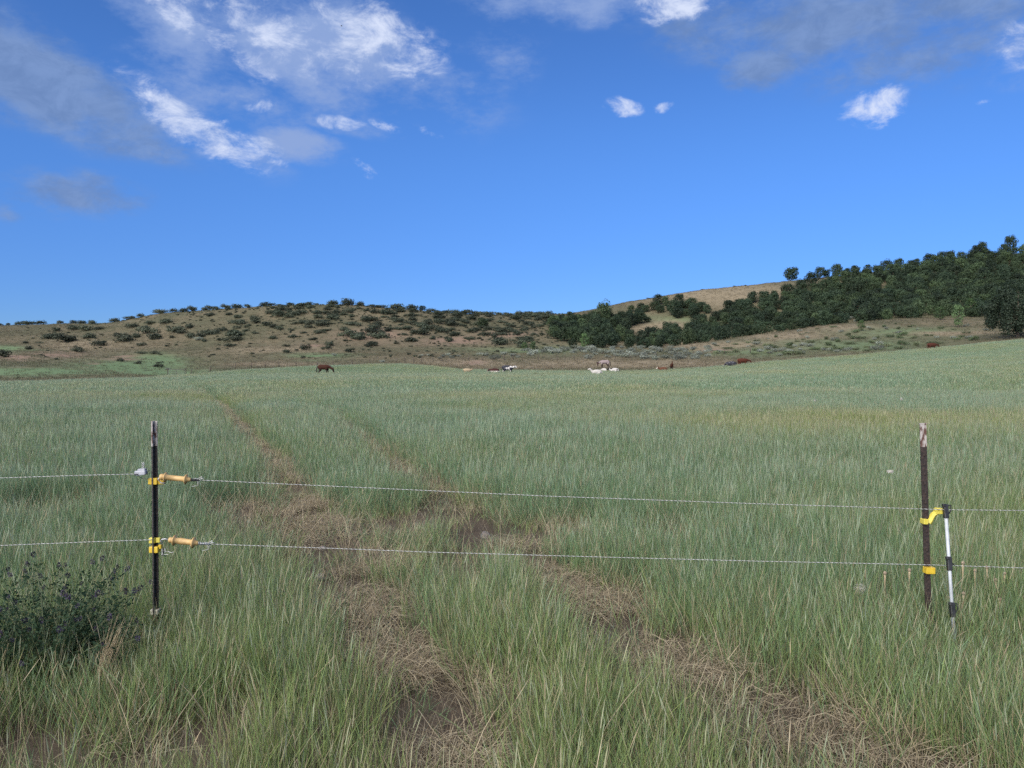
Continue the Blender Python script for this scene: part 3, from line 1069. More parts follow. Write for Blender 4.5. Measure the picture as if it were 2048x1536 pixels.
def plant_woods():
    quota = [36, 22, 48, 20, 112, 42]
    total = 0
    for wi, (lab, poly, s) in enumerate(WOODS):
        xs, ys = [p[0] for p in poly], [p[1] for p in poly]
        n = tries_ = 0
        while n < quota[wi] and tries_ < 4000:
            tries_ += 1
            px, py = R.uniform(min(xs), max(xs)), R.uniform(min(ys), max(ys))
            if not inside(px, py, poly):
                continue
            h = cast(px, py, 236.0)
            if h is None or not free(h[0], h[1], (5.0 if wi == 4 else 3.5 if wi < 2 else 4.2) * s):
                continue
            sc = s * R.uniform(0.62, 1.12)
            ly = (py - min(ys)) / (max(ys) - min(ys))
            lx = (px - min(xs)) / (min(max(xs), 2060) - min(xs))
            place = ('upper' if ly < .34 else 'middle' if ly < .67 else 'lower') + (', left end' if lx < .25 else ', left of centre' if lx < .5 else ', right of centre' if lx < .75 else ', right end')
            add_tree(*h, R.choice(OAKS), sc * R.uniform(.92, 1.1), sc * R.uniform(0.85, 1.15), '%s (%s)' % (lab, place), 'oaks on the wooded slope')
            n += 1
        total += n
    # the top row against the sky
    for px in (1628, 1643, 1662, 1684, 1702, 1722, 1742, 1764, 1786, 1806, 1826, 1848, 1870, 1892, 1912, 1936, 1962, 1990, 2012, 2034, 2056):
        x, y, z = crest(px, 300.0, 420.0)
        sc = R.uniform(.55, 1.0)
        placed.append((x, y))
        side = 'over the left end of the wood' if px < 1720 else 'over the middle of the wood' if px < 1880 else 'over the right end of the wood'
        add_tree(x, y - R.uniform(1, 7), z - .3, R.choice(OAKS), sc, sc * R.uniform(.85, 1.2), 'oak of the top row against the sky ' + side, 'oaks of the top row')
    # canopy between the larger trees
    pts = []
    for wi, (lab, poly, s) in enumerate(WOODS):
        xs, ys = [p[0] for p in poly], [p[1] for p in poly]
        for k in range([160, 60, 260, 90, 800, 260][wi]):
            px, py = R.uniform(min(xs), max(xs)), R.uniform(min(ys), max(ys))
            h = cast(px, py, 236.0) if inside(px, py, poly) else None
            if h is not None and free(h[0], h[1], 2.1):
                pts.append(h)
    k = len(pts)
    sc = rng.uniform(.42, .85, k)
    scatter('woodland_undergrowth', np.array(pts), [o[0] for o in OAKS], rng.integers(0, len(OAKS), k), np.stack([np.zeros(k), np.zeros(k), rng.random(k) * 6.28], 1),
            np.stack([sc, sc, sc * rng.uniform(.8, 1.3, k)], 1), np.zeros(k), np.zeros(k), 'close scrub oak filling the wooded slope between the trees', 'scrub')
    print('TREES', total, k)


plant_woods()


def lone(px, wpx, top, base, kit, native_w, native_h, label, name='oak_tree', y0=110.0, on_crest=False, depth=None):
    if on_crest:
        x, y, z = crest(px)
    elif depth:
        y = depth
        x = (px - CX) / F * y
        z = gz(x, y)
    else:
        x, y, z = cast(px, base, y0)
    w, h = wpx * y / F, (base - top) * y / F
    return add_tree(x, y, z, kit, w / native_w, h / native_h, label, None, name)


lone(1580, 34, 536, 570, OAKS[0], 6.3, 6.5, 'round dark tree alone on the skyline where the wood begins', on_crest=True)
lone(1207, 34, 592, 648, OAKS[1], 6.3, 6.5, 'tall dark tree standing out above the left clump of oaks', y0=236)
lone(845, 16, 607, 620, OAKS[2], 6.3, 6.5, 'lone small tree on the skyline of the left hill', on_crest=True)
lone(1960, 24, 484, 520, OAKS[3], 6.3, 6.5, 'open-crowned tree poking above the wood on the right skyline', on_crest=True)
lone(2017, 26, 470, 515, OAKS[4], 6.3, 6.5, 'highest tree of the wood on the right skyline', on_crest=True)
lone(1916, 26, 606, 655, BRIGHTS[0], 3.6, 5.2, 'bright green young tree on the bank left of the big juniper', 'young_tree')
lone(1941, 26, 594, 632, BRIGHTS[1], 3.6, 5.2, 'pale green tree behind the bright young tree', 'young_tree', y0=200)
lone(1880, 24, 612, 640, BRIGHTS[2], 3.6, 5.2, 'small pale green tree at the edge of the wood', 'young_tree', y0=200)
lone(1834, 26, 588, 630, OAKS[5], 6.3, 6.5, 'grey-green tree at the foot of the wood above the bank', y0=210)
lone(1603, 26, 624, 656, OAKS[6], 6.3, 6.5, 'tree in front of the lower belt at the brow of the tan bank', y0=218)
lone(1168, 20, 664, 697, BRIGHTS[0], 3.6, 5.2, 'bright green tree at the foot of the left clump of oaks', 'young_tree', y0=200)
lone(1145, 20, 672, 698, OAKS[7], 6.3, 6.5, 'small dark tree left of the bright one at the foot of the clump', y0=200)
lone(1108, 26, 646, 674, OAKS[1], 6.3, 6.5, 'outlying tree left of the clump of oaks', y0=230)
lone(1049, 14, 684, 699, BRIGHTS[1], 3.6, 5.2, 'left one of two small green trees behind the sagebrush', 'young_tree', y0=190)
lone(1066, 15, 680, 699, OAKS[3], 6.3, 6.5, 'right one of two small green trees behind the sagebrush', y0=190)
lone(1722, 18, 640, 662, BRIGHTS[2], 3.6, 5.2, 'small bushy tree at the brow of the bank below the wood', 'young_tree', y0=200)
lone(966, 26, 632, 654, OAKS[0], 6.3, 6.5, 'dark green tree among the shrubs high on the left hill', y0=230)


def juniper():
    x, y = (2034 - CX) / F * 172, 172.0
    z = gz(x, y)
    h = (655 - 540) * y / F
    t = empty('juniper_tree', (x, y, z))
    r = np.random.default_rng(5)
    lobes = []
    for i in range(64):
        a, q = r.uniform(0, 6.283), math.sqrt(r.random()) * 5.4
        top = h * (1 - 0.5 * (q / 6.2) ** 2)
        zc = r.uniform(1.6 + 0.1 * q, max(top - 0.8, 3.0))
        s = r.uniform(0.9, 1.5)
        lobes.append((math.cos(a) * q, math.sin(a) * q, zc, s, s, s * 1.6))
    V, rnd = leaf_cloud(r, lobes, 17000, 0.20, shell=0.45)
    link('trunk', trunk_mesh('trunk', h * 0.9, 9, 0.2, 0.38, 9, M_BARK, 9), t)
    link('crown', leaf_mesh('crown', V, rnd, M_JUNIPER), t)
    tag(t, 'big dark juniper at the right edge of the photo', 'tree')


juniper()

# shrubs of the left hill: (photo x, photo y of the foot, photo width)
SHRUB_SPOTS = [(98, 678, 28), (176, 677, 24), (113, 663, 18), (60, 699, 18), (80, 687, 10), (6, 715, 32), (155, 704, 26), (132, 684, 35), (196, 692, 28), (283, 692, 18),
               (283, 708, 14), (309, 708, 17), (243, 723, 16), (275, 728, 14), (318, 735, 16), (255, 683, 34), (310, 679, 28), (239, 676, 22), (293, 667, 34), (263, 656, 20),
               (302, 648, 18), (330, 648, 26), (353, 664, 34), (379, 676, 22), (381, 656, 20), (416, 670, 28), (441, 663, 24), (472, 674, 36), (472, 648, 26), (491, 663, 12),
               (532, 651, 18), (510, 668, 13), (463, 693, 20), (571, 706, 18), (425, 711, 10), (441, 681, 12), (407, 684, 14), (611, 700, 22), (654, 699, 18), (658, 692, 18),
               (695, 704, 18), (696, 674, 32), (692, 683, 11), (793, 688, 10), (810, 671, 12), (831, 669, 18), (774, 663, 18), (626, 681, 14), (638, 667, 20), (904, 672, 18),
               (998, 680, 10), (1027, 683, 10), (1058, 684, 12), (868, 688, 7), (821, 694, 7), (50, 687, 12), (170, 662, 26), (150, 660, 22), (195, 660, 16), (270, 676, 22),
               (365, 667, 18), (345, 676, 14), (510, 640, 24), (496, 652, 14), (560, 660, 16), (607, 667, 12), (560, 634, 26), (585, 632, 24)]
SKY_SHRUBS = [(2, 12), (20, 10), (38, 14), (65, 26), (88, 16), (122, 14), (150, 18), (170, 20), (190, 18), (230, 18), (260, 22), (284, 18), (325, 26), (350, 16), (368, 20), (388, 22), (410, 14),
              (420, 22), (436, 16), (455, 22), (478, 26), (500, 16), (530, 22), (548, 14), (562, 12), (585, 16), (600, 12), (616, 18), (633, 12), (665, 26), (700, 30), (720, 20), (748, 16), (766, 18),
              (790, 26), (808, 20), (826, 24), (862, 20), (876, 12), (888, 18), (905, 24), (925, 16), (940, 26), (955, 16), (978, 22), (1000, 18), (1015, 16), (1035, 26), (1060, 26), (1084, 20), (1098, 16), (1296, 8), (1403, 5), (1466, 6), (1490, 6)]
n_shrub = 0


def hill_place(px):
    for lim, txt in ((60, 'at the far left edge'), (120, 'above the red bare patch'), (190, 'right of the red bare patch'), (260, 'above the left of the green swale'), (345, 'above the far metal gate'), (420, 'right above the far metal gate'),
                     (500, 'left of the hilltop'), (600, 'just left of the hilltop'), (690, 'above the bay horse'), (770, 'just right of the hilltop'), (835, 'just left of the lone skyline tree'), (900, 'just right of the lone skyline tree'),
                     (970, 'above the cream calf'), (1040, 'above the speckled cow')):
        if px < lim:
            return txt
    return 'next to the wooded slope'


for px, wpx in SKY_SHRUBS:
    x, y, z = crest(px)
    lab = 'dark shrub on the left skyline, ' + hill_place(px) if px < 1110 else 'tiny shrub on the bare skyline of the right hill'
    s = wpx * y / F / 3.3
    add_shrub(x, y - R.uniform(0, 1.5), z, R.choice(SHRUBS), s, s * R.uniform(0.8, 1.15) if px < 1110 else s, lab, 'shrubs on the skyline' if px < 1110 else 'shrubs on the right skyline', 'hill_shrub')
    placed.append((x, y))
    n_shrub += 1
for px, py, wpx in SHRUB_SPOTS:
    h = cast(px, py, 160.0 if px > 120 else 100.0)
    if h is None:
        continue
    s = wpx * h[1] / F / 3.0
    placed.append((h[0], h[1]))
    lab = ('large ' if wpx > 24 else 'mid-sized ' if wpx > 15 else 'small ') + ('dark shrub low on the hill, ' if py > 676 else 'dark shrub halfway up the hill, ') + hill_place(px)
    add_shrub(*h, R.choice(SHRUBS), s, s * R.uniform(.85, 1.1), lab, 'single shrubs of the left hill', 'hill_shrub')
    n_shrub += 1
tries = 0
while n_shrub < 300 and tries < 6000:
    tries += 1
    px, py = R.uniform(300, 1110), R.uniform(612, 700)
    top = np.interp(px, [300, 400, 560, 660, 800, 1000, 1110], [640, 618, 612, 608, 617, 629, 628])
    rel = (py - top) / 75.0
    den = np.interp(rel, [0, 0.15, 0.5, 0.75, 1.0, 1.4], [1, 1, 0.75, 0.3, 0.06, 0.02]) * np.interp(px, [300, 480, 620, 800, 1110], [0.06, 0.25, 0.7, 1.0, 1.0])
    if py < top or R.random() > den:
        continue
    h = cast(px, py, 180.0)
    if h is None or not free(h[0], h[1], 2.2):
        continue
    s = R.uniform(0.5, 1.0) + R.random() ** 3 * .9
    lab = ('dark shrub in the upper thicket, ' if rel < 0.3 else 'dark shrub in the lower thicket, ' if rel < 0.55 else 'small dark shrub below the thicket, ') + hill_place(px)
    add_shrub(*h, R.choice(SHRUBS), s, s * R.uniform(.8, 1.1), lab, 'shrubs of the thicket' if rel < .55 else 'shrubs below the thicket', 'hill_shrub')
    n_shrub += 1



def scrublets():
    x, y = wedge(20000, 190, 340, 0.62)
    z = ground_z(x, y)
    px, py = proj(x, y, z)
    top = np.interp(px, [0, 300, 400, 560, 660, 800, 1000, 1110], [652, 640, 618, 612, 608, 617, 629, 628])
    rel = (py - top) / 75.0
    den = np.interp(rel, [0, 0.15, 0.6, 1.0, 1.6], [.5, .5, .35, .08, .03]) * np.interp(px, [0, 300, 480, 620, 1110, 1150], [.1, .15, .4, .9, 1, 0])
    keep = (rng.random(len(x)) < den) & (px > 0) & (px < 1150)
    x, y, z = x[keep], y[keep], z[keep]
    k = len(x)
    s = rng.uniform(.12, .38, k)
    scatter('hill_scrub', np.stack([x, y, z], 1), SHRUBS, rng.integers(0, len(SHRUBS), k), np.stack([np.zeros(k), np.zeros(k), rng.random(k) * 6.28], 1),
            np.stack([s * 1.2, s, s * 1.1], 1), np.zeros(k), np.zeros(k), 'low scattered scrub between the shrubs of the left hill', 'scrub')


scrublets()

# sagebrush in the hollow behind the wire fence
SAGE_SPOTS = [(668, 712, 14), (886, 715, 20), (905, 717, 16), (897, 712, 16), (915, 714, 14), (880, 718, 12), (990, 719, 22), (975, 712, 18), (960, 710, 14), (1008, 710, 18), (1025, 713, 20), (1035, 716, 16),
              (1070, 708, 22), (1058, 704, 18), (1085, 706, 16), (765, 725, 14), (640, 743, 10), (845, 713, 14), (855, 711, 12), (1173, 718, 26), (1110, 706, 26), (1128, 702, 24), (1145, 706, 22), (1100, 700, 16),
              (1165, 704, 26), (1190, 704, 28), (1182, 698, 22), (1205, 708, 22), (1240, 706, 20), (1250, 716, 26), (1262, 704, 22), (1275, 712, 22), (1290, 718, 30), (1310, 720, 28), (1330, 718, 26), (1350, 720, 30),
              (1365, 718, 24), (1300, 708, 22), (1320, 704, 22), (1345, 710, 24), (1375, 712, 20), (1388, 719, 24), (1225, 700, 20), (1280, 698, 22), (1340, 702, 18), (1400, 710, 18), (1150, 698, 20), (1060, 712, 18),
              (1512, 690, 20), (1535, 700, 22), (1550, 704, 20), (1565, 702, 18), (1580, 706, 20), (1520, 704, 18), (1600, 700, 14), (1590, 694, 14), (1430, 690, 14), (1455, 686, 14), (1700, 640, 20), (1690, 636, 16), (1715, 644, 16),
              (1560, 712, 14), (1540, 708, 16), (397, 681, 22), (335, 740, 12), (1230, 712, 18), (1215, 716, 14)]
def sage_place(px, py):
    row = 'near row' if py > 714 else 'middle row' if py > 705 else 'far row'
    for lim, txt in ((1075, 'by the two small green trees'), (1110, 'right of the two small green trees'), (1150, 'left of the roan horse'), (1195, 'behind the roan horse head'), (1235, 'behind the roan horse tail'),
                     (1275, 'right of the roan horse'), (1315, 'behind the reddish calf'), (1360, 'behind the brown horse'), (1400, 'right of the brown horse')):
        if px < lim:
            return '%s, %s' % (row, txt)
    return row + ', at the right end of the hollow'


for px, py, wpx in SAGE_SPOTS:
    h = cast(px, py, 152.0)
    if h is None:
        continue
    s = wpx * h[1] / F / 2.1
    lab = 'grey sagebrush in the hollow, ' + sage_place(px, py) if 1040 < px < 1420 else ('grey sagebrush along the fence left of the hollow' if px <= 1040 else 'grey sagebrush on the bank right of the hollow')
    add_shrub(*h, R.choice(SAGES), s, s * R.uniform(.75, 1.0), lab, 'sagebrush behind the wire fence', 'sagebrush')
for k in range(130):
    px, py = R.uniform(1045, 1420), R.uniform(694, 716)
    h = cast(px, py, 152.0)
    if h is None or py > np.interp(px, [1045, 1200, 1420], [704, 712, 718]) or not free(h[0], h[1], 1.2):
        continue
    s = R.uniform(.6, 1.15)
    add_shrub(*h, R.choice(SAGES), s, s * .9, 'grey sagebrush in the hollow, ' + sage_place(px, py), 'sagebrush behind the wire fence', 'sagebrush')

# low brush on the bank at the right and by the field edge
for k in range(420):
    px, py = R.uniform(1290, 2048), R.uniform(640, 712)
    ridge = np.interp(px, [1290, 1400, 1550, 1700, 1850, 2048], [697, 686, 666, 648, 645, 650])
    low = np.interp(px, [1290, 1430, 1600, 1800, 1960, 2048], [716, 722, 712, 700, 680, 672])
    if not ridge + 2 < py < low:
        continue
    rel = (py - ridge) / (low - ridge)
    if R.random() > 0.25 + 0.75 * rel:
        continue
    h = cast(px, py, 140.0, 235.0)
    if h is None or not free(h[0], h[1], 1.6):
        continue
    s = R.uniform(0.45, 1.0) * (0.65 + 0.5 * rel)
    if R.random() < 0.28:
        add_shrub(*h, R.choice(SAGES), s * 1.1, s, 'small grey sagebrush scattered over the right bank', 'sagebrush of the right bank', 'sagebrush')
    else:
        lab = 'low green brush along the top edge of the pasture' if rel > 0.6 else 'low green brush high on the right bank'
        add_shrub(*h, R.choice(BRUSHES), s, s, lab, lab, 'low_brush')
x_, y_ = (1070 - CX) / F * 100, 100.0
add_shrub(x_, y_, gz(x_, y_), BRUSHES[0], 0.22, 0.62, 'single dark weed clump in the pasture below the black and white cow', None, 'weed_clump', 'weed')

# ------------------------------------------------------------------ far wire fence and gate
M_WOODPOST = rough_mat('weathered_post', (0.035, 0.028, 0.022), (0.09, 0.075, 0.06), 8, 0.9)
M_DARKWIRE = rough_mat('old_wire', (0.06, 0.055, 0.05), (0.10, 0.085, 0.07), 20, 0.6)
M_GATE = rough_mat('gate_tube', (0.05, 0.05, 0.048), (0.10, 0.095, 0.09), 12, 0.5)


def far_fence():
    root = empty('wire_fence', (0, 0, 0))
    line = [(382, 752, 150), (420, 747, 152), (470, 743, 156), (503, 740, 160), (530, 738, 163), (558, 737, 166), (592, 736, 168), (635, 735, 170), (665, 733, 172), (705, 731, 174), (740, 729, 175), (793, 727, 176), (810, 726, 177),
            (828, 725, 178), (844, 724, 179), (866, 724, 180), (884, 723, 181), (938, 723, 183), (965, 722, 184), (1008, 722, 185), (1027, 722, 186), (1045, 722, 186), (1077, 722, 186), (1115, 721, 185), (1130, 721, 185), (1148, 721, 185),
            (1180, 721, 184), (1230, 720, 183), (1260, 720, 183), (1310, 720, 182), (1355, 721, 181), (1386, 721, 180), (1406, 721, 180), (1448, 719, 178), (1500, 716, 174)]
    tops = []
    me = None
    for i, (px, py, Y) in enumerate(line):
        x = (px - CX) / F * Y
        z = gz(x, Y)
        if me is None:
            mb = MB()
            mb.tube([(0, 0, -0.3), (0.01, 0, 0.6), (0.0, 0.01, 1.25)], [0.085, 0.08, 0.07], 6)
            me = mb.mesh('post', M_WOODPOST, True)
        o = link('post', me, root, (x, Y, z))
        o.rotation_euler = (R.uniform(-.05, .05), R.uniform(-.14, .14), R.uniform(0, 3))
        o.scale = (R.uniform(.8, 1.25),) * 2 + (R.uniform(0.85, 1.12),)
        tops.append((x, Y, z))
    for k in range(4):
        mb = MB()
        mb.tube([(x, y, z + 0.28 + 0.26 * k) for x, y, z in tops], 0.008, 4)
        mb.build('wire', M_DARKWIRE, root)
    tag(root, 'old post and wire fence running along the foot of the hills', 'fence')
    g = empty('pasture_gate', (0, 0, 0))
    xa, xb, Y = (335 - CX) / F * 150, (372 - CX) / F * 150, 150.0
    za, zb = gz(xa, Y), gz(xb, Y)
    for x, z in ((xa, za), (xb, zb)):
        mb = MB()
        mb.tube([(x, Y, z - .3), (x, Y, z + 1.45)], 0.07, 8)
        mb.build('post', M_WOODPOST, g)
    for k, hh in enumerate((0.35, 0.6, 0.85, 1.15)):
        mb = MB()
        mb.tube([(xa + .1, Y, za + hh), (xb - .1, Y, zb + hh)], 0.03 if k < 3 else 0.045, 6)
        mb.build('rail', M_GATE, g)
    for t in (0.03, 0.5, 0.97):
        mb = MB()
        xx = xa + .1 + (xb - xa - .2) * t
        zz = za + (zb - za) * t
        mb.tube([(xx, Y - .03, zz + .33), (xx, Y - .03, zz + 1.17)], 0.028, 6)
        mb.build('upright', M_GATE, g)
    tag(g, 'closed metal field gate where the wheel track meets the far fence', 'gate')


far_fence()


# ------------------------------------------------------------------ horses and cattle
def coat(name, base, dark=None, lowdark=0.0, patch=None, patch_scale=2.0, lo=0.5, hi=0.54, headcol=None, headx=None, off=(0, 0, 0)):
    m, t, b = new_mat(name)
    c = N(t, 'ShaderNodeTexCoord')
    s = N(t, 'ShaderNodeSeparateXYZ')
    L(t, c.outputs['Object'], s.inputs[0])
    fine = noise_fac(t, 9, 3)
    col = mix_rgb(t, math_node(t, 'MULTIPLY', fine, 0.35), base, tuple(v * 0.55 for v in base))
    if patch:
        mp = N(t, 'ShaderNodeMapping')
        mp.inputs['Location'].default_value = off
        L(t, c.outputs['Object'], mp.inputs[0])
        n = N(t, 'ShaderNodeTexNoise')
        n.inputs['Scale'].default_value = patch_scale
        n.inputs['Detail'].default_value = 1.5
        L(t, mp.outputs[0], n.inputs['Vector'])
        col = mix_rgb(t, smooth_range(t, n.outputs['Fac'], lo, hi), col, patch)
    if dark:
        col = mix_rgb(t, smooth_range(t, s.outputs[2], lowdark + .12, lowdark - .12), col, dark)
    if headcol:
        col = mix_rgb(t, smooth_range(t, s.outputs[0], headx - .08, headx + .08), col, headcol)
    L(t, col, b.inputs['Base Color'])
    b.inputs['Roughness'].default_value = 0.8
    b.inputs['Specular IOR Level'].default_value = 0.1
    return m


def skin_body(name, chains, mat):
    """spine and legs (lists of (x,y,z,r)) grown together into one continuous skin"""
    mb = MB()
    for ci, ch in enumerate(chains):
        P_ = [Vector(p[:3]) for p in ch]
        rad = [p[3] * (1.09 if p[3] > .2 else 1.0) for p in ch]
        if ci == 0:      # close rump and muzzle roundly
            d0, d1 = (P_[0] - P_[1]).normalized(), (P_[-1] - P_[-2]).normalized()
            P_ = [P_[0] + d0 * rad[0] * .75, P_[0] + d0 * rad[0] * .45] + P_ + [P_[-1] + d1 * rad[-1] * .5]
            rad = [rad[0] * .35, rad[0] * .8] + rad + [rad[-1] * .6]
        # resample smoothly
        T = np.arange(len(P_))
        tq = np.linspace(0, len(P_) - 1, (len(P_) - 1) * 4 + 1)
        Q = np.stack([pchip(T, [p[k] for p in P_], tq) for k in range(3)], 1)
        rq = pchip(T, rad, tq)
        b0 = len(mb.v)
        mb.tube(Q, list(rq), 14)
        if ci == 0:
            mb.v[b0:] = [(x, y * .82, z) for x, y, z in mb.v[b0:]]
        else:            # let the limb root sink into the trunk
            s_ = 1 if ch[0][1] > 0 else -1
            mb.tube([(ch[0][0], ch[0][1] * .4, ch[0][2] + ch[0][3] * .9), (ch[0][0], ch[0][1] * .9, ch[0][2])], [ch[0][3] * .9, ch[0][3]], 12)
    o = mb.build(name, mat)
    md = o.modifiers.new('Remesh', 'REMESH')
    md.mode = 'VOXEL'
    md.voxel_size = 0.028
    md.use_smooth_shade = True
    sm = o.modifiers.new('Smooth', 'SMOOTH')
    sm.iterations = 8
    dg = bpy.context.evaluated_depsgraph_get()
    out = bpy.data.meshes.new_from_object(o.evaluated_get(dg))
    bpy.data.objects.remove(o)
    out.name = name
    if len(out.materials) == 0:
        out.materials.append(mat)
    return out


def animal(name, px, Y, heading, chains, mat, extras, label, cat, scale=1.0, sink=0.0):
    x = (px - CX) / F * Y
    t = empty(name, (x, Y, gz(x, Y) - sink), math.radians(heading))
    t.scale = (scale,) * 3
    link('body', skin_body('body', chains, mat), t)
    for nm, path, rad, m in extras:
        mb = MB()
        mb.tube(path, rad, 7)
        mb.build(nm, m, t, True)
    return tag(t, label, cat)


def legs(xf, xh, yw, zs, zh, k=1.0, cattle=False):
    out = []
    for s in (-1, 1):
        dx = 0.08 * s
        out.append([(xf + dx, s * yw, zs, .15 * k), (xf + dx + .02, s * yw, zs * .55, .085 * k), (xf + dx, s * yw, zs * .30, .062 * k), (xf + dx, s * yw, .12, .05 * k), (xf + dx + .03, s * yw, .03, .065 * k)])
        out.append([(xh - dx, s * yw, zh, .2 * k), (xh + .12 - dx, s * yw, zh * .72, .13 * k), (xh - .13 - dx, s * yw, zh * .47, .075 * k), (xh - .06 - dx, s * yw, .13, .052 * k), (xh - .02 - dx, s * yw, .03, .065 * k)])
    return out


def horse_graze(nose=(1.52, 0, .22), poll=(1.38, 0, .82)):
    sp = [(-.80, 0, 1.24, .22), (-.58, 0, 1.26, .32), (-.1, 0, 1.2, .35), (.38, 0, 1.21, .33), (.68, 0, 1.24, .24), (1.05, 0, 1.06, .16), (*poll, .14), ((poll[0] * .45 + nose[0] * .55), 0, poll[2] * .45 + nose[2] * .55, .115), (*nose, .07)]
    return [sp] + legs(.46, -.66, .17, .98, 1.02)


def cow_stand(headpts, k=1.0):
    sp = [(-.92, 0, 1.12, .22), (-.65, 0, 1.05, .36), (-.1, 0, .98, .42), (.45, 0, 1.0, .37), (.78, 0, 1.04, .26)] + headpts
    return [sp] + legs(.5, -.72, .2, .72, .78, 1.0)


def lying(headpts, L_=1.0):
    sp = [(-.85 * L_, 0, .38, .20), (-.6 * L_, 0, .48, .34), (-.1, 0, .50, .40), (.4 * L_, 0, .50, .36), (.68 * L_, 0, .58, .24)] + headpts
    ch = [sp]
    for s in (-1, 1):
        ch.append([(.45, s * .25, .25, .15), (.75, s * .3, .12, .08), (.45, s * .34, .07, .06)])
        ch.append([(-.5, s * .3, .28, .2), (-.1, s * .42, .15, .11), (-.4, s * .46, .07, .06)])
    return ch


H_DARK = rough_mat('dark_hair', (0.012, 0.010, 0.010), (0.03, 0.022, 0.018), 20, 0.6)
H_TAN = rough_mat('pale_hair', (0.30, 0.27, 0.23), (0.42, 0.38, 0.33), 20, 0.6)
H_RED = rough_mat('red_hair', (0.10, 0.035, 0.02), (0.16, 0.06, 0.035), 20, 0.6)
BAY = coat('bay_coat', (0.046, 0.019, 0.013), (0.018, 0.012, 0.012), 0.92)
ROAN = coat('roan_coat', (0.25, 0.205, 0.205), (0.03, 0.022, 0.022), 0.78, headcol=(0.05, 0.028, 0.03), headx=1.12)
BLACKWHITE = coat('speckled_coat', (0.035, 0.037, 0.048), None, 0, (0.55, 0.52, 0.50), 2.1, .56, .62, headcol=(0.5, 0.47, 0.44), headx=1.16, off=(3, 1, 2))
WHITE = coat('white_coat', (0.42, 0.40, 0.375))
CREAM = coat('cream_coat', (0.34, 0.27, 0.18))
WHITEBLACK = coat('white_black_coat', (0.44, 0.42, 0.40), None, 0, (0.02, 0.02, 0.024), 1.7, .60, .63, headcol=(0.02, 0.02, 0.024), headx=1.0, off=(1.4, 2, 0))
BROWNWHITE = coat('brown_white_coat', (0.045, 0.018, 0.016), (0.55, 0.50, 0.46), 0.46)
REDCALF = coat('red_coat_white_face', (0.095, 0.042, 0.026), None, headcol=(0.48, 0.42, 0.36), headx=1.12)
RED = coat('red_coat', (0.070, 0.023, 0.015))
RED2 = coat('dark_red_coat', (0.062, 0.022, 0.015))
BROWN = coat('brown_horse_coat', (0.060, 0.024, 0.014), (0.02, 0.012, 0.012), 0.95)
GREYDARK = coat('charcoal_coat', (0.035, 0.036, 0.045), None, 0, (0.10, 0.10, 0.115), 2.5, .52, .62)

tail_h = [(-.98, 0, 1.34), (-1.1, 0, 1.1), (-1.12, 0, .75), (-1.08, 0, .38)]
mane_h = [(.5, 0, 1.56), (.78, 0, 1.48), (1.1, 0, 1.22), (1.42, 0, .98)]
ear = lambda x, z, s: ('ear', [(x, s * .07, z), (x - .03, s * .09, z + .16)], [.045, .012])


def ears(x, z, m, hor=False):
    if hor:
        return [('ear', [(x, s * .10, z), (x - .04, s * .22, z + .05), (x - .05, s * .36, z + .03)], [.04, .075, .02], m) for s in (-1, 1)]
    return [('ear', [(x, s * .07, z), (x - .01, s * .085, z + .10), (x - .02, s * .09, z + .21)], [.045, .055, .012], m) for s in (-1, 1)]


animal('horse', 648, 113, 0, horse_graze(), BAY, [('tail', tail_h, [.05, .09, .10, .04], H_DARK), ('mane', mane_h, [.05, .07, .07, .04], H_DARK)] + ears(1.42, .93, BAY),
       'bay horse grazing alone in the pasture, head down to the right', 'horse', 0.93)
animal('horse', 1209, 156, 180, horse_graze((1.28, 0, .45), (1.36, 0, .98)), ROAN, [('tail', tail_h, [.05, .09, .10, .04], H_DARK), ('mane', [(.5, 0, 1.53), (.75, 0, 1.46), (1.05, 0, 1.26), (1.36, 0, 1.12)], [.04, .06, .06, .04], H_DARK)] + ears(1.42, 1.08, H_DARK),
       'pale roan horse with dark head lowered, on the tan strip before the sagebrush', 'horse', 1.0)
animal('horse', 1343.5, 132, 265, [[(-.80, 0, 1.24, .22), (-.58, 0, 1.26, .32), (-.1, 0, 1.2, .35), (.38, 0, 1.21, .34), (.66, 0, 1.34, .24), (.88, 0, 1.6, .17), (1.02, 0, 1.80, .14), (1.22, 0, 1.62, .12), (1.40, 0, 1.44, .075)]] + legs(.46, -.66, .17, .98, 1.02), BROWN,
       [('tail', tail_h, [.05, .09, .10, .04], H_DARK), ('mane', [(.45, 0, 1.55), (.7, 0, 1.70), (.92, 0, 1.94)], [.04, .06, .05], H_DARK)] + ears(1.0, 1.92, BROWN),
       'brown horse facing the camera with ears pricked', 'horse', 0.78, 0.12)
animal('cow', 1016, 121, 0, cow_stand([(1.02, 0, 1.16, .19), (1.22, 0, 1.26, .16), (1.42, 0, 1.14, .12), (1.56, 0, 1.05, .085)]), BLACKWHITE, [('tail', [(-1.08, 0, 1.25), (-1.16, 0, 1.0), (-1.14, 0, .5)], [.04, .03, .05], H_DARK)] + ears(1.2, 1.32, H_DARK, True),
       'black and white speckled cow standing, pale face to the right', 'cow', 0.86)
animal('cow', 989, 119, 180, lying([(.92, 0, .66, .17), (1.12, 0, .55, .14), (1.3, 0, .42, .1)], .9), BROWNWHITE, [('tail', [(-.92, 0, .45), (-1.0, .1, .25), (-.95, .2, .1)], [.04, .03, .04], H_DARK)] + ears(1.06, .66, H_DARK, True),
       'dark brown and white calf just left of the speckled cow', 'cow', 0.86)
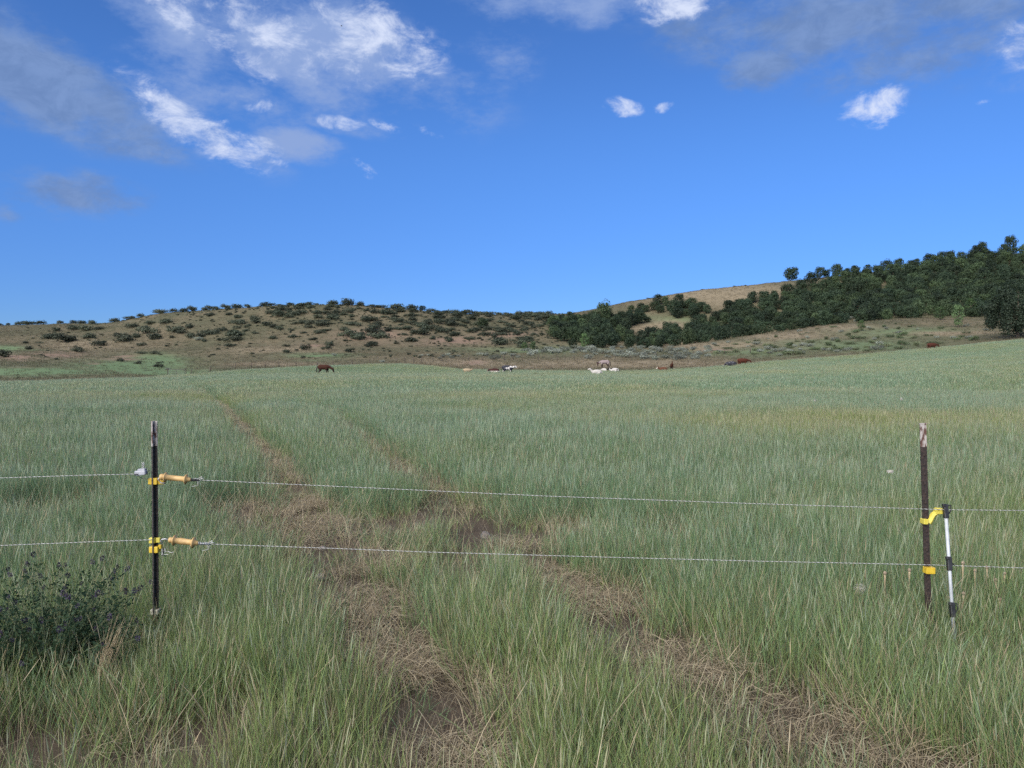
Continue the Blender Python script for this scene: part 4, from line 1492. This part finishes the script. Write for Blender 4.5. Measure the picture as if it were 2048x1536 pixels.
animal('cow', 935, 118, 8, cow_stand([(1.0, 0, 1.16, .18), (1.16, 0, 1.24, .15), (1.34, 0, 1.14, .12), (1.46, 0, 1.06, .08)]), CREAM, [('tail', [(-1.08, 0, 1.25), (-1.16, 0, 1.0), (-1.14, 0, .5)], [.04, .03, .05], CREAM)] + ears(1.14, 1.30, CREAM, True),
       'small cream calf in the grass between bay horse and speckled cow', 'cow', 0.58, 0.05)
animal('cow', 1193, 112, 180, lying([(.88, 0, .82, .18), (1.02, 0, 1.02, .16), (1.24, 0, .98, .125), (1.42, 0, .90, .085)]), WHITE, [('tail', [(-.98, 0, .5), (-1.05, .1, .3), (-1.0, .2, .1)], [.04, .03, .04], H_TAN)] + ears(.98, 1.10, H_DARK, True),
       'white cow lying in the grass, head raised to the left', 'cow', 0.84)
animal('cow', 1207.5, 130, 120, lying([(.85, 0, .6, .16), (1.02, 0, .5, .13), (1.15, 0, .4, .09)]), WHITE, ears(.98, .6, WHITE, True),
       'small white calf lying behind the white cow under the roan horse', 'cow', 0.74)
animal('cow', 1228, 128, 175, lying([(.9, 0, .7, .17), (1.06, 0, .72, .15), (1.26, 0, .62, .11), (1.4, 0, .55, .08)]), WHITEBLACK, [('tail', [(-.98, 0, .5), (-1.05, .1, .3), (-1.0, .2, .1)], [.04, .03, .04], H_DARK)] + ears(1.02, .8, H_DARK, True),
       'white calf with black patches lying to the right of the white cow', 'cow', 0.82)
animal('cow', 1326, 127, 178, lying([(.9, 0, .70, .16), (1.04, 0, .78, .14), (1.24, 0, .66, .11), (1.38, 0, .58, .08)]), REDCALF, [('tail', [(-.98, 0, .5), (-1.05, .1, .3), (-1.0, .2, .1)], [.04, .03, .04], H_RED)] + ears(1.0, .86, H_RED, True),
       'reddish calf lying beside the brown horse that faces the camera', 'cow', 0.78)
animal('cow', 1461.5, 127, 180, cow_stand([(1.0, 0, .92, .18), (1.2, 0, .70, .15), (1.34, 0, .45, .12), (1.42, 0, .3, .085)]), GREYDARK, [('tail', [(-1.08, 0, 1.25), (-1.16, 0, 1.0), (-1.14, 0, .5)], [.04, .03, .05], H_DARK)] + ears(1.2, .85, H_DARK, True),
       'dark charcoal cow half hidden in grass left of the red cow', 'cow', 0.82, 0.2)
animal('cow', 1486, 131, 0, cow_stand([(1.02, 0, 1.04, .19), (1.20, 0, .98, .135), (1.36, 0, .90, .155), (1.58, 0, .68, .10)]), RED, [('tail', [(-1.08, 0, 1.25), (-1.16, 0, 1.0), (-1.14, 0, .5)], [.04, .03, .05], H_RED)] + ears(1.28, 1.03, RED, True),
       'red cow walking right at the pasture edge beside the charcoal cow', 'cow', 0.84)
animal('cow', 1864, 150, 0, cow_stand([(1.02, 0, 1.02, .19), (1.18, 0, .94, .135), (1.32, 0, .84, .155), (1.50, 0, .60, .10)]), RED2, [('tail', [(-1.08, 0, 1.25), (-1.16, 0, 1.0), (-1.14, 0, .5)], [.04, .03, .05], H_RED)] + ears(1.25, .98, RED2, True),
       'red cow alone at the far upper right of the pasture', 'cow', 0.86)

# ------------------------------------------------------------------ gateway: steel posts, wires, handles
FD = 4.5
PXM = FD / F


def P(px, py, Y=FD):
    return Vector([float(c) for c in at(px, py, Y)])


M_STEEL = rough_mat('dark_post_paint', (0.016, 0.014, 0.014), (0.040, 0.033, 0.030), 60, 0.55, .4, .7, 0.3)
M_STEEL_BROWN = rough_mat('rusty_post_paint', (0.020, 0.014, 0.012), (0.045, 0.028, 0.022), 60, 0.6, .4, .7, 0.3)
M_TIP = rough_mat('chipped_white_paint', (0.085, 0.040, 0.030), (0.36, 0.33, 0.31), 55, 0.7, .42, .56, 0.4, stretch=(1, 1, .35))
M_YEL = rough_mat('yellow_plastic', (0.46, 0.31, 0.022), (0.56, 0.40, 0.035), 25, 0.42)
M_LEMON = rough_mat('lemon_plastic', (0.48, 0.41, 0.05), (0.56, 0.48, 0.08), 25, 0.42)
M_CREAMP = rough_mat('cream_plastic', (0.40, 0.38, 0.30), (0.48, 0.46, 0.38), 25, 0.5)
M_HANDLE = rough_mat('tan_rubber', (0.35, 0.225, 0.085), (0.44, 0.295, 0.125), 30, 0.55, bump=0.1)
M_HOOK = rough_mat('zinc_hook', (0.30, 0.31, 0.33), (0.48, 0.49, 0.52), 50, 0.4, metallic=0.6)
M_BLACKP = rough_mat('black_plastic', (0.010, 0.010, 0.011), (0.022, 0.022, 0.024), 40, 0.45)
M_GREYP = rough_mat('grey_plastic', (0.26, 0.27, 0.31), (0.34, 0.35, 0.39), 30, 0.5)
M_ROD = rough_mat('white_fibreglass_rod', (0.31, 0.335, 0.36), (0.38, 0.405, 0.43), 30, 0.45)
M_STRAND_W = rough_mat('white_strand', (0.36, 0.37, 0.37), (0.46, 0.47, 0.46), 90, 0.6)
M_STRAND_B = rough_mat('black_strand', (0.02, 0.02, 0.022), (0.05, 0.05, 0.05), 90, 0.6)


def t_post(top, base, tip_px, rib_front, mat, label, name='steel_fence_post'):
    a, b = P(*top), P(*base)
    a.y = b.y = FD
    gzb = gz(b.x, FD)
    b.z = gzb
    axis = (a - b)
    Lh = axis.length
    root = empty(name, b)
    q = axis.normalized().to_track_quat('Z', 'Y').to_matrix()
    # columns of the post frame: right, depth, up
    up = axis.normalized()
    right = Vector((1, 0, 0)) - up * up.x
    right.normalize()
    dep = up.cross(right)
    Mx = Matrix((right, dep, up)).transposed()
    tip = tip_px * PXM

    def section(z0, z1, grow=0.0):
        mb = MB()
        w, th, st = 0.0345 + grow, 0.0042 + grow, 0.030 + grow
        sgn = -1 if rib_front else 1
        mb.box(Mx @ Vector((0, 0, (z0 + z1) / 2)), (w, th, z1 - z0), Mx)
        mb.box(Mx @ Vector((0, sgn * (th / 2 + st / 2 + 0.0002), (z0 + z1) / 2)), (0.0075 + grow, st, z1 - z0 - .0004), Mx)
        return mb
    mb = section(-0.45, Lh - tip)
    body = mb.build('post_body', mat, root)
    mb = section(Lh - tip + 0.0004, Lh, 0.0003)
    if not rib_front:
        mb.box(Mx @ Vector((0, 0, Lh + .002)), (0.040, 0.0075, 0.0055), Mx)
    mb.build('painted_tip', M_TIP, root)
    sm = MB()
    sm.box((0, 0, 0), (0.011, 0.005, 0.020), None, 0, 0.0018)
    me = sm.mesh('stud', mat)
    sgn = 1 if rib_front else -1
    k = 0.12
    while k < Lh - tip:
        o = link('stud', me, root)
        o.matrix_local = Matrix.Translation(Mx @ Vector((0, sgn * 0.0045, k))) @ Mx.to_4x4()
        k += 0.054
    tag(root, label, 'fence post')
    return root, b, Mx, Lh


pl, plb, plM, plL = t_post((308.5, 842), (312.5, 1296), 50, True, M_STEEL, 'left dark steel fence post with chipped white top holding the two gate handles')
pr, prb, prM, prL = t_post((1846, 848), (1859, 1300), 46, False, M_STEEL_BROWN, 'right dark steel fence post with chipped white top beside the slim white rod')


def band(root, rb, px0, px1, py0, py1, mat, name='insulator', depth=0.046, yoff=-0.006, lug=None):
    c = P((px0 + px1) / 2, (py0 + py1) / 2) - rb
    c.y += yoff
    mb = MB()
    mb.box(c, ((px1 - px0) * PXM, depth, (py1 - py0) * PXM), None, 0, 0.0025)
    for (x0, x1, y0, y1) in (lug or []):
        cc = P((x0 + x1) / 2, (y0 + y1) / 2) - rb
        cc.y += yoff
        mb.box(cc, ((x1 - x0) * PXM, depth * .55, (y1 - y0) * PXM), None, 0, 0.003)
    return mb.build(name, mat, root)


band(pl, plb, 300.5, 318.5, 955, 968, M_YEL, lug=[(318, 331, 960, 968), (322, 327, 952, 961)])
band(pl, plb, 302, 313, 1074, 1085, M_LEMON, lug=[(313.6, 322.5, 1074.5, 1084.5)])
band(pl, plb, 302, 320, 1091.5, 1104, M_YEL, lug=[(319, 325, 1088, 1097)])
band(pl, plb, 304, 320, 1217, 1227, M_CREAMP, 'clip')
band(pr, prb, 1843, 1851.5, 1037, 1047, M_LEMON, depth=0.05)
band(pr, prb, 1848, 1866, 1133, 1146, M_YEL)
mb = MB()
p0, p1, p2 = P(1857, 1046) - prb, P(1866, 1030) - prb, P(1876, 1023) - prb
mb.tube([p0, p1, p2], [0.017, 0.016, 0.015], 6)
mb.box(P(1876.5, 1022.5) - prb, (16 * PXM, .03, 10 * PXM), None, 0, .003)
mb.box(P(1874, 1017.5) - prb, (5 * PXM, .034, 4 * PXM), None, 0, .002)
mb.box(P(1881, 1018) - prb, (4 * PXM, .034, 4 * PXM), None, 0, .002)
mb.build('offset_insulator', M_LEMON, pr)


def wire(pts, label, pitch=0.026, r=0.00105):
    """two white and one black strand twisted together"""
    P_ = [Vector(p) for p in pts]
    seg = [0.0]
    for a, b in zip(P_[:-1], P_[1:]):
        seg.append(seg[-1] + (b - a).length)
    L_ = seg[-1]
    root = empty('fence_wire', P_[0])
    n = int(L_ / pitch * 7)
    xs = np.linspace(0, L_, n)
    C = np.stack([np.interp(xs, seg, [p[k] for p in P_]) for k in range(3)], 1) - np.array(P_[0])
    sag = 0.0
    for nm, ph, m in (('white_strand', 0, M_STRAND_W), ('white_strand', 2.094, M_STRAND_W), ('black_strand', 4.189, M_STRAND_B)):
        a = xs / pitch * 2 * math.pi + ph
        Q = C + np.stack([np.zeros(n), np.cos(a) * r * 1.05, np.sin(a) * r * 1.05], 1)
        mb = MB()
        mb.tube(Q, r, 4)
        mb.build(nm, m, root, True)
    return tag(root, label, 'wire')


WD = FD - 0.03
wire([P(-160, 962, WD + .05), P(0, 956, WD), P(150, 951, WD), P(272, 948, WD)], 'upper twisted white wire left of the left post')
wire([P(-160, 1100, WD + .05), P(0, 1091, WD), P(200, 1083, WD), P(303, 1079.5, WD)], 'lower twisted white wire left of the left post')
wire([P(386, 959.5, WD), P(700, 974, WD), P(1100, 992.5, WD), P(1500, 1007, WD), P(1845, 1018, WD), P(1890, 1019.5, WD), P(2048, 1021, WD), P(2220, 1023, WD + .05)], 'upper twisted white wire across the gateway')
wire([P(404, 1087.5, WD), P(700, 1098, WD), P(850, 1104, WD), P(1200, 1114, WD), P(1500, 1122, WD), P(1850, 1129.5, WD), P(1900, 1131, WD), P(2048, 1136, WD), P(2220, 1142, WD + .05)], 'lower twisted white wire across the gateway')


def gate_handle(a, b, prof, hook_l, hook_r, label, metal_r):
    A, B = P(*a, WD - .012), P(*b, WD - .012)
    root = empty('gate_handle', A)
    B0 = B - A
    mb = MB()
    mb.lathe((0, 0, 0), B0, [(t, r * PXM) for t, r in prof], 18)
    mb.build('grip', M_HANDLE, root, True)
    for i in range(5):      # ribs along the grip
        pass
    mb = MB()
    hl = [P(*q, WD - .012) - A for q in hook_l]
    mb.tube(hl, 0.0042, 6)
    mb.build('hook', M_HOOK, root, True)
    mb = MB()
    r0, r1 = P(*hook_r[0], WD - .012) - A, P(*hook_r[1], WD) - A
    pts = []
    for i in range(49):
        t = i / 48
        ang = t * 7 * 2 * math.pi
        c = r0 + (r1 - r0) * t
        rad = 0.0075 * (1 - .45 * t)
        pts.append(c + Vector((0, math.cos(ang) * rad, math.sin(ang) * rad)))
    mb.tube(pts, 0.0022, 5)
    mb.tube([r0, r1], 0.0028, 5)
    mb.build('spring', metal_r, root, True)
    # frayed knot where the wire is tied on
    mb = MB()
    rr = random.Random(3)
    for i in range(7):
        q = r1 + Vector((rr.uniform(-.02, .01), rr.uniform(-.008, .004), rr.uniform(-.01, .01)))
        mb.tube([q, q + Vector((rr.uniform(-.03, .03), rr.uniform(-.01, 0), rr.uniform(-.03, .03))), q + Vector((rr.uniform(-.03, .03), rr.uniform(-.01, 0), rr.uniform(-.05, .02)))], 0.0016, 4)
    mb.build('knot', M_STRAND_W, root, True)
    return tag(root, label, 'gate handle')


PROF = [(0, 2.5), (.01, 5.0), (.05, 6.3), (.10, 6.3), (.135, 4.6), (.16, 4.8), (.165, 9.2), (.185, 10.2), (.20, 9.2), (.225, 5.6), (.5, 5.4), (.80, 5.2), (.815, 9.0), (.84, 10.2), (.86, 8.6), (.885, 4.8), (.97, 4.0), (1.0, 2.2)]
gate_handle((319.5, 953.5), (382, 959.5), PROF, [(321, 954), (316, 958), (322, 966), (330, 966)], ((382, 959.5), (399, 960.5)), 'upper tan gate handle hooked to the left post', M_STRAND_B)
PROF2 = [(0, 2.5), (.01, 4.6), (.04, 5.6), (.10, 5.6), (.13, 4.6), (.15, 5.0), (.16, 9.6), (.185, 11.2), (.205, 9.6), (.225, 5.8), (.4, 6.6), (.6, 6.0), (.79, 5.2), (.80, 10.0), (.83, 11.4), (.855, 9.6), (.88, 5.6), (.97, 4.0), (1.0, 2.4)]
gate_handle((337.5, 1079.5), (397, 1086.5), PROF2, [(338, 1079.5), (330, 1078), (324, 1078.5), (321, 1082), (325, 1086)], ((397, 1086.5), (420, 1088.5)), 'lower tan gate handle hooked to the left post', M_HOOK)


def wire_joiner():
    c = P(282, 945.5, WD - .01)
    root = empty('wire_connector', c)
    mb = MB()
    rot = Matrix.Rotation(math.radians(-4), 3, 'Y')
    mb.box((0, 0, 0), (22 * PXM, .034, 9 * PXM), rot, 0, .004)
    mb.box((.006, 0, .016), (15 * PXM, .028, 5 * PXM), rot, 0, .003)
    mb.build('casing', M_GREYP, root)
    mb = MB()
    mb.box((-.018, -.0185, -.006), (.022, .004, .006), rot)
    mb.build('slot', M_BLACKP, root)
    mb = MB()
    for k in range(3):
        ph = k * 2.1
        mb.tube([(0.012 + .006 * math.cos(ph + i * .9), .006 * math.sin(ph + i * .9), .018 + i * .0045) for i in range(10)], .0017, 4)
    mb.build('braid', M_STRAND_W, root, True)
    mb = MB()
    o = c
    mb.tube([P(288, 944) - o, P(298, 941, WD - .02) - o, P(304, 945, WD - .03) - o], .0016, 5)
    mb.tube([P(275, 951) - o, P(284, 957, WD - .02) - o, P(300, 958, WD - .03) - o], .0016, 5)
    mb.build('lead', M_BLACKP, root, True)
    tag(root, 'small grey plastic wire connector clipped on the upper wire at the left post', 'connector')


wire_joiner()


def wire_ends():
    rr = random.Random(8)
    root = empty('wire_scrap', P(324, 1100, WD - .02))
    for m, n in ((M_STRAND_W, 5), (M_BLACKP, 4)):
        mb = MB()
        for i in range(n):
            q = Vector((0, 0, 0))
            pts = [q]
            for k in range(4):
                q = q + Vector((rr.uniform(-.004, .02), rr.uniform(-.008, .002), rr.uniform(-.018, .014)))
                pts.append(q)
            mb.tube(pts, .0018, 4)
        mb.build('white_end' if n == 5 else 'black_end', m, root, True)
    tag(root, 'frayed black and white wire ends below the lower gate handle', 'wire')


wire_ends()


def step_post():
    top, bot = P(1890.5, 1010, FD - .02), P(1911, 1336, 4.30)
    bot.z = gz(bot.x, bot.y)
    root = empty('step_in_post', bot)
    ax = top - bot
    at_y = lambda py: ax * ((1336 - py) / (1336 - 1010.0))
    mb = MB()
    mb.tube([at_y(1300), at_y(1036)], 0.0092, 10)
    mb.build('rod', M_ROD, root, True)
    up = ax.normalized()
    right = (Vector((1, 0, 0)) - up * up.x).normalized()
    Mx = Matrix((right, up.cross(right), up)).transposed()

    def clip(py0, py1, loop, name='clip'):
        c0, c1 = at_y(py0), at_y(py1)
        m = MB()
        mid = (c0 + c1) / 2
        hgt = (c1 - c0).length
        m.box(mid, (0.024, 0.026, hgt), Mx, 0, .003)
        m.box(mid + Mx @ Vector((-.010, -.004, hgt * .40)), (0.016, 0.022, hgt * .22), Mx, 0, .002)
        if loop:
            a = mid + Mx @ Vector((.010, 0, hgt * .42))
            b = mid + Mx @ Vector((.031, 0, hgt * .40))
            c = mid + Mx @ Vector((.031, 0, hgt * .08))
            d = mid + Mx @ Vector((.012, 0, -hgt * .25))
            m.tube([a, b, c, d], .0038, 6)
        else:
            m.tube([mid + Mx @ Vector((.010, 0, hgt * .06)), mid + Mx @ Vector((.028, 0, -hgt * .02)), mid + Mx @ Vector((.010, 0, -hgt * .14))], .0045, 6)
        m.build(name, M_BLACKP, root)
    clip(1039, 1008, True)
    clip(1152, 1122, False)
    clip(1250, 1219, True)
    mb = MB()
    mb.box(at_y(1312), (.020, .020, .085), Mx, 0, .003)
    mb.box(Mx @ Vector((.03, 0, .03)), (.07, .018, .012), Mx, 0, .003)
    mb.tube([(0, 0, .03), (0, 0, -.12)], [.006, .003], 6)
    mb.build('foot', M_BLACKP, root)
    tag(root, 'slim white step-in rod with black clips right of the right post', 'fence post')


step_post()

# ------------------------------------------------------------------ weeds, seed heads, stones
M_ALF = crown_mat('alfalfa_leaves', (0.030, 0.064, 0.032), (0.052, 0.098, 0.045), (0.05, 0.09, 0.045), 0.25)
M_STEM = rough_mat('weed_stem', (0.07, 0.10, 0.05), (0.11, 0.13, 0.06), 20, 0.7)
M_PURPLE = rough_mat('purple_petals', (0.018, 0.012, 0.032), (0.045, 0.030, 0.075), 120, 0.7)
M_TANSTALK = rough_mat('dry_stalk', (0.25, 0.20, 0.12), (0.34, 0.275, 0.175), 40, 0.8)
M_BULB = rough_mat('dry_bulb', (0.19, 0.145, 0.10), (0.27, 0.21, 0.15), 60, 0.8)
M_FLUFF = rough_mat('seed_fluff', (0.36, 0.34, 0.31), (0.45, 0.43, 0.39), 60, 0.9)
M_STONE = rough_mat('stone', (0.085, 0.078, 0.078), (0.14, 0.125, 0.122), 18, 0.85, bump=0.4)


def alfalfa():
    bx, by = (92 - CX) / F * 3.95, 3.95
    root = empty('alfalfa_plant', (bx, by, gz(bx, by)))
    r = np.random.default_rng(21)
    stems = MB()
    leaves, rn = [], []
    tips = []
    for i in range(135):
        a = r.uniform(0, 6.283)
        q0 = math.sqrt(r.random()) * 0.16
        reach = r.uniform(0.08, 0.56) * (1.0 if math.cos(a) > -.2 else 1.1)
        hh = r.uniform(0.30, 0.66) * (1 - 0.42 * (reach / .6) ** 2)
        base = np.array([math.cos(a) * q0, math.sin(a) * q0 * .8, 0])
        tip = np.array([math.cos(a) * (q0 + reach), math.sin(a) * (q0 + reach) * .75, hh])
        mid = (base + tip) / 2 + np.array([-math.cos(a) * reach * .14, -math.sin(a) * reach * .1, hh * .06])
        pts = [(1 - t) ** 2 * base + 2 * t * (1 - t) * (2 * mid - (base + tip) / 2) + t * t * tip for t in np.linspace(0, 1, 6)]
        stems.tube(pts, [.0028, .0026, .0024, .002, .0016, .001], 4)
        tips.append(pts[-1])
        for k in range(32):
            t = r.uniform(.1, .95)
            j = min(int(t * 5), 4)
            c = pts[j] + (pts[j + 1] - pts[j]) * (t * 5 - j) + r.normal(size=3) * .018
            for lf in range(3):
                n = r.normal(size=3) + np.array([0, 0, .6])
                n /= np.linalg.norm(n)
                A = np.cross(n, r.normal(size=3))
                A /= np.linalg.norm(A)
                B = np.cross(n, A)
                s = r.uniform(.008, .014)
                cc = c + A * s * 1.1
                leaves += [cc - A * s, cc - B * s * .42, cc + A * s, cc + B * s * .42]
                rn += [r.random()] * 4
    stems.build('stems', M_STEM, root)['kind'] = 'stuff'
    lo = link('foliage', leaf_mesh('foliage', np.array(leaves), np.array(rn), M_ALF), root)
    lo['kind'] = 'stuff'
    fl = MB()
    rr = random.Random(4)
    for k in range(52):
        u, ph = rr.uniform(-1, 1), rr.uniform(0, 6.283)
        d = Vector((math.sqrt(1 - u * u) * math.cos(ph), math.sqrt(1 - u * u) * math.sin(ph), u * 1.2))
        c = d * .008
        t = d.orthogonal().normalized() * .0035
        b = d.cross(t).normalized() * .0028
        e = d * .0075
        fl.add([c - t, c - b * .6 + e * .5, c + e * 1.2, c + b * .6 + e * .5, c + t], [(0, 1, 2, 3), (0, 3, 4, 1)])
    fm = fl.mesh('flower_head', M_PURPLE)
    order = sorted(tips, key=lambda p: -p[2] + .4 * p[1])
    for p in order[:78]:
        o = link('flower_head', fm, root, p)
        s = rr.uniform(.55, .95)
        o.scale = (s, s, s * 1.15)
        o.rotation_euler = (rr.uniform(-.5, .5), rr.uniform(-.5, .5), rr.uniform(0, 6))
    tag(root, 'dark leafy plant with small purple flower heads at the lower left', 'plant')


alfalfa()


def puff(px, py, Y, r_px, label, flat=1.0):
    c = P(px, py, Y)
    zg = gz(c.x, c.y)
    root = empty('seed_head', (c.x, c.y, zg))
    hz = c.z - zg
    rad = r_px * Y / F
    mb = MB()
    mb.tube([(0.03, 0, -.02), (.012, 0, hz * .5), (0, 0, hz)], [.0028, .0024, .003], 5)
    mb.build('stem', M_STEM, root, True)
    mb = MB()
    rr = random.Random(int(px))
    for i in range(150):
        u, ph = rr.uniform(-.75, 1), rr.uniform(0, 6.283)
        d = Vector((math.sqrt(1 - u * u) * math.cos(ph), math.sqrt(1 - u * u) * math.sin(ph), u * flat))
        c0 = Vector((0, 0, hz))
        e = c0 + d * rad * rr.uniform(.85, 1)
        t = d.orthogonal().normalized()
        b = d.cross(t)
        mb.add([c0, c0 + t * .0006, e], [(0, 1, 2)])
        for k in range(5):
            an = k * 1.256 + rr.random()
            v = (t * math.cos(an) + b * math.sin(an)) * rad * .30 + d * rad * .06
            mb.add([e, e + (t * math.sin(an) - b * math.cos(an)) * .0016, e + v], [(0, 1, 2)])
    mb.build('fluff', M_FLUFF, root)
    tag(root, label, 'seed head')


puff(1720, 1178, 4.9, 12.5, 'round white salsify puff in the grass left of the right post')
puff(1780, 943, 8.2, 7.0, 'flattened white seed head just left of the right post top', 0.45)
puff(1803, 798, 19.0, 3.2, 'tiny white seed head far out in the field above the right post')
puff(1630, 801, 19.0, 2.2, 'tiny white seed head far out in the field left of the right post')

for i, (px, py) in enumerate([(1770, 1146), (1819, 1140), (1926, 1126), (1950, 1141), (1974, 1135), (2009, 1147), (1992, 1160), (1927, 1187), (2000, 1199), (1970, 1213), (1897, 1196), (1872, 1206)]):
    Y = 4.95 if py < 1170 else 4.75
    c = P(px, py, Y)
    zg = gz(c.x, c.y)
    root = empty('dry_seed_stalk', (c.x, c.y, zg))
    h = c.z - zg
    lean = R.uniform(-.03, .03)
    mb = MB()
    mb.tube([(lean, 0, -.03), (lean * .5, 0, h * .5), (0, 0, h * .80), (0, 0, h - .008)], [.0025, .003, .0042, .0075], 7)
    mb.build('stalk', M_TANSTALK, root, True)
    mb = MB()
    mb.lathe((0, 0, h - .010), (0, 0, h + .012), [(0, .006), (.25, .0105), (.6, .011), (.9, .007), (1, .002)], 9)
    mb.build('bulb', M_BULB, root, True)
    nm = ['left of the right post and farthest from it', 'just left of the right post', 'nearest right of the rod at wire height', 'second right of the rod at wire height', 'third right of the rod at wire height',
          'at the right edge at wire height', 'below the wire near the right edge', 'below the wire just right of the rod', 'lower near the right edge', 'lowest of those right of the rod', 'between the right post and the rod', 'touching the right post low in the grass'][i]
    tag(root, 'dry tan stalk with bulbous tip ' + nm, 'stalk', 'dry salsify stalks by the right post')


def stone(px, py, wpx, hpx, label, seed):
    x, y = flat_hit(px, py)
    z = gz(x, y)
    r = np.random.default_rng(seed)
    import bmesh
    bm = bmesh.new()
    bmesh.ops.create_icosphere(bm, subdivisions=3, radius=1.0)
    w, h = wpx * y / F / 2, hpx * y / F / 2
    ph = r.random(6) * 6
    for v in bm.verts:
        n = v.co.copy()
        k = 1 + .10 * math.sin(3 * n.x + ph[0]) * math.sin(2.5 * n.y + ph[1]) + .07 * math.sin(5 * n.z + ph[2] + 3 * n.x)
        v.co = Vector((n.x * w * k, n.y * w * .8 * k, n.z * h * 1.15 * k))
    me = bpy.data.meshes.new('stone')
    bm.to_mesh(me)
    bm.free()
    me.polygons.foreach_set('use_smooth', [True] * len(me.polygons))
    me.materials.append(M_STONE)
    o = link('stone', me, None, (x, y, z + h * .8))
    tag(o, label, 'stone')


stone(640, 1160, 23, 15, 'grey stone lying on straw in the left wheel track', 1)
stone(971, 1076, 22, 15, 'grey stone beside the right wheel track beyond the lower wire', 2)
stone(645, 1096, 17, 8, 'low reddish stone just above the wire in the left track', 3)


def straw_arc(pts, Y, r, label, name='grass_stalk', head=True):
    c0 = P(*pts[0], Y)
    zg = gz(c0.x, c0.y)
    c0.z = zg
    root = empty(name, c0)
    path = [Vector((0, 0, 0))] + [P(px, py, Y - .02 * i) - c0 for i, (px, py) in enumerate(pts[1:])]
    mb = MB()
    n = len(path)
    mb.tube(path, [r * (1 - .3 * i / n) for i in range(n)], 5)
    mb.build('stem', M_TANSTALK, root, True)
    if head:
        mb = MB()
        a, b = path[-2], path[-1]
        for k in range(9):
            q = a + (b - a) * (k / 8)
            s = Vector((.004 if k % 2 else -.004, 0, .003))
            mb.tube([q, q + (b - a).normalized() * .012 + s], [.0026, .001], 5)
        mb.build('ear', M_TANSTALK, root, True)
    tag(root, label, 'grass stalk')


straw_arc([(586, 1450), (590, 1425), (605, 1390), (628, 1355), (650, 1333), (669, 1314)], 3.75, .0026, 'long pale bent grass stalk arching right in the left foreground')
straw_arc([(618, 1430), (603, 1400), (585, 1375), (566, 1352), (552, 1345)], 3.85, .0018, 'thin pale grass stalk arching left beside the long bent one')


def dry_tuft():
    c = P(196, 1345, 3.7)
    zg = gz(c.x, c.y)
    c.z = zg
    root = empty('dry_grass_tuft', c)
    rr = random.Random(5)
    mb = MB()
    for i in range(46):
        q = Vector((rr.uniform(-.03, .03), rr.uniform(-.03, .03), 0))
        l = rr.uniform(.26, .44)
        dx = l * rr.uniform(.15, .34)
        mb.tube([q, q + Vector((dx * .35, rr.uniform(-.02, .02), l * .5)), q + Vector((dx, rr.uniform(-.04, .04), l))], [.0016, .0014, .0005], 3)
    mb.build('blades', M_TANSTALK, root)['kind'] = 'stuff'
    tag(root, 'tan bundle of dead grass leaning right beside the purple-flowered plant', 'grass tuft')


dry_tuft()
mb = MB()
c = P(1105, 1503, 3.3)
mb.add([(-.006, 0, -.012), (.004, -.003, -.008), (.008, 0, .004), (.003, .003, .013), (-.006, 0, .006)], [(0, 1, 2, 3, 4)])
mb.add([(-.006, .003, -.012), (.004, .001, -.008), (.008, .003, .004), (.003, .006, .013), (-.006, .003, .006)], [(4, 3, 2, 1, 0)])
o = mb.build('petal', M_FLUFF, None, False, c)
tag(o, 'single white petal caught in the grass at the bottom edge', 'petal')

# a bird high over the field
mb = MB()
mb.lathe((-.18, 0, 0), (.18, 0, 0), [(0, .01), (.25, .05), (.6, .055), (.85, .035), (1, .008)], 8)
for s in (-1, 1):
    mb.add([(.06, s * .03, .02), (-.06, s * .03, .02), (-.10, s * .42, .10), (0, s * .45, .11)], [(0, 1, 2, 3)])
    mb.add([(.06, s * .03, .012), (-.06, s * .03, .012), (-.10, s * .42, .092), (0, s * .45, .102)], [(3, 2, 1, 0)])
o = mb.build('bird', H_DARK, None, True, P(683, 52, 150))
o.rotation_euler = (0.3, 0, 0.5)
tag(o, 'tiny dark bird flying below the cloud', 'bird')
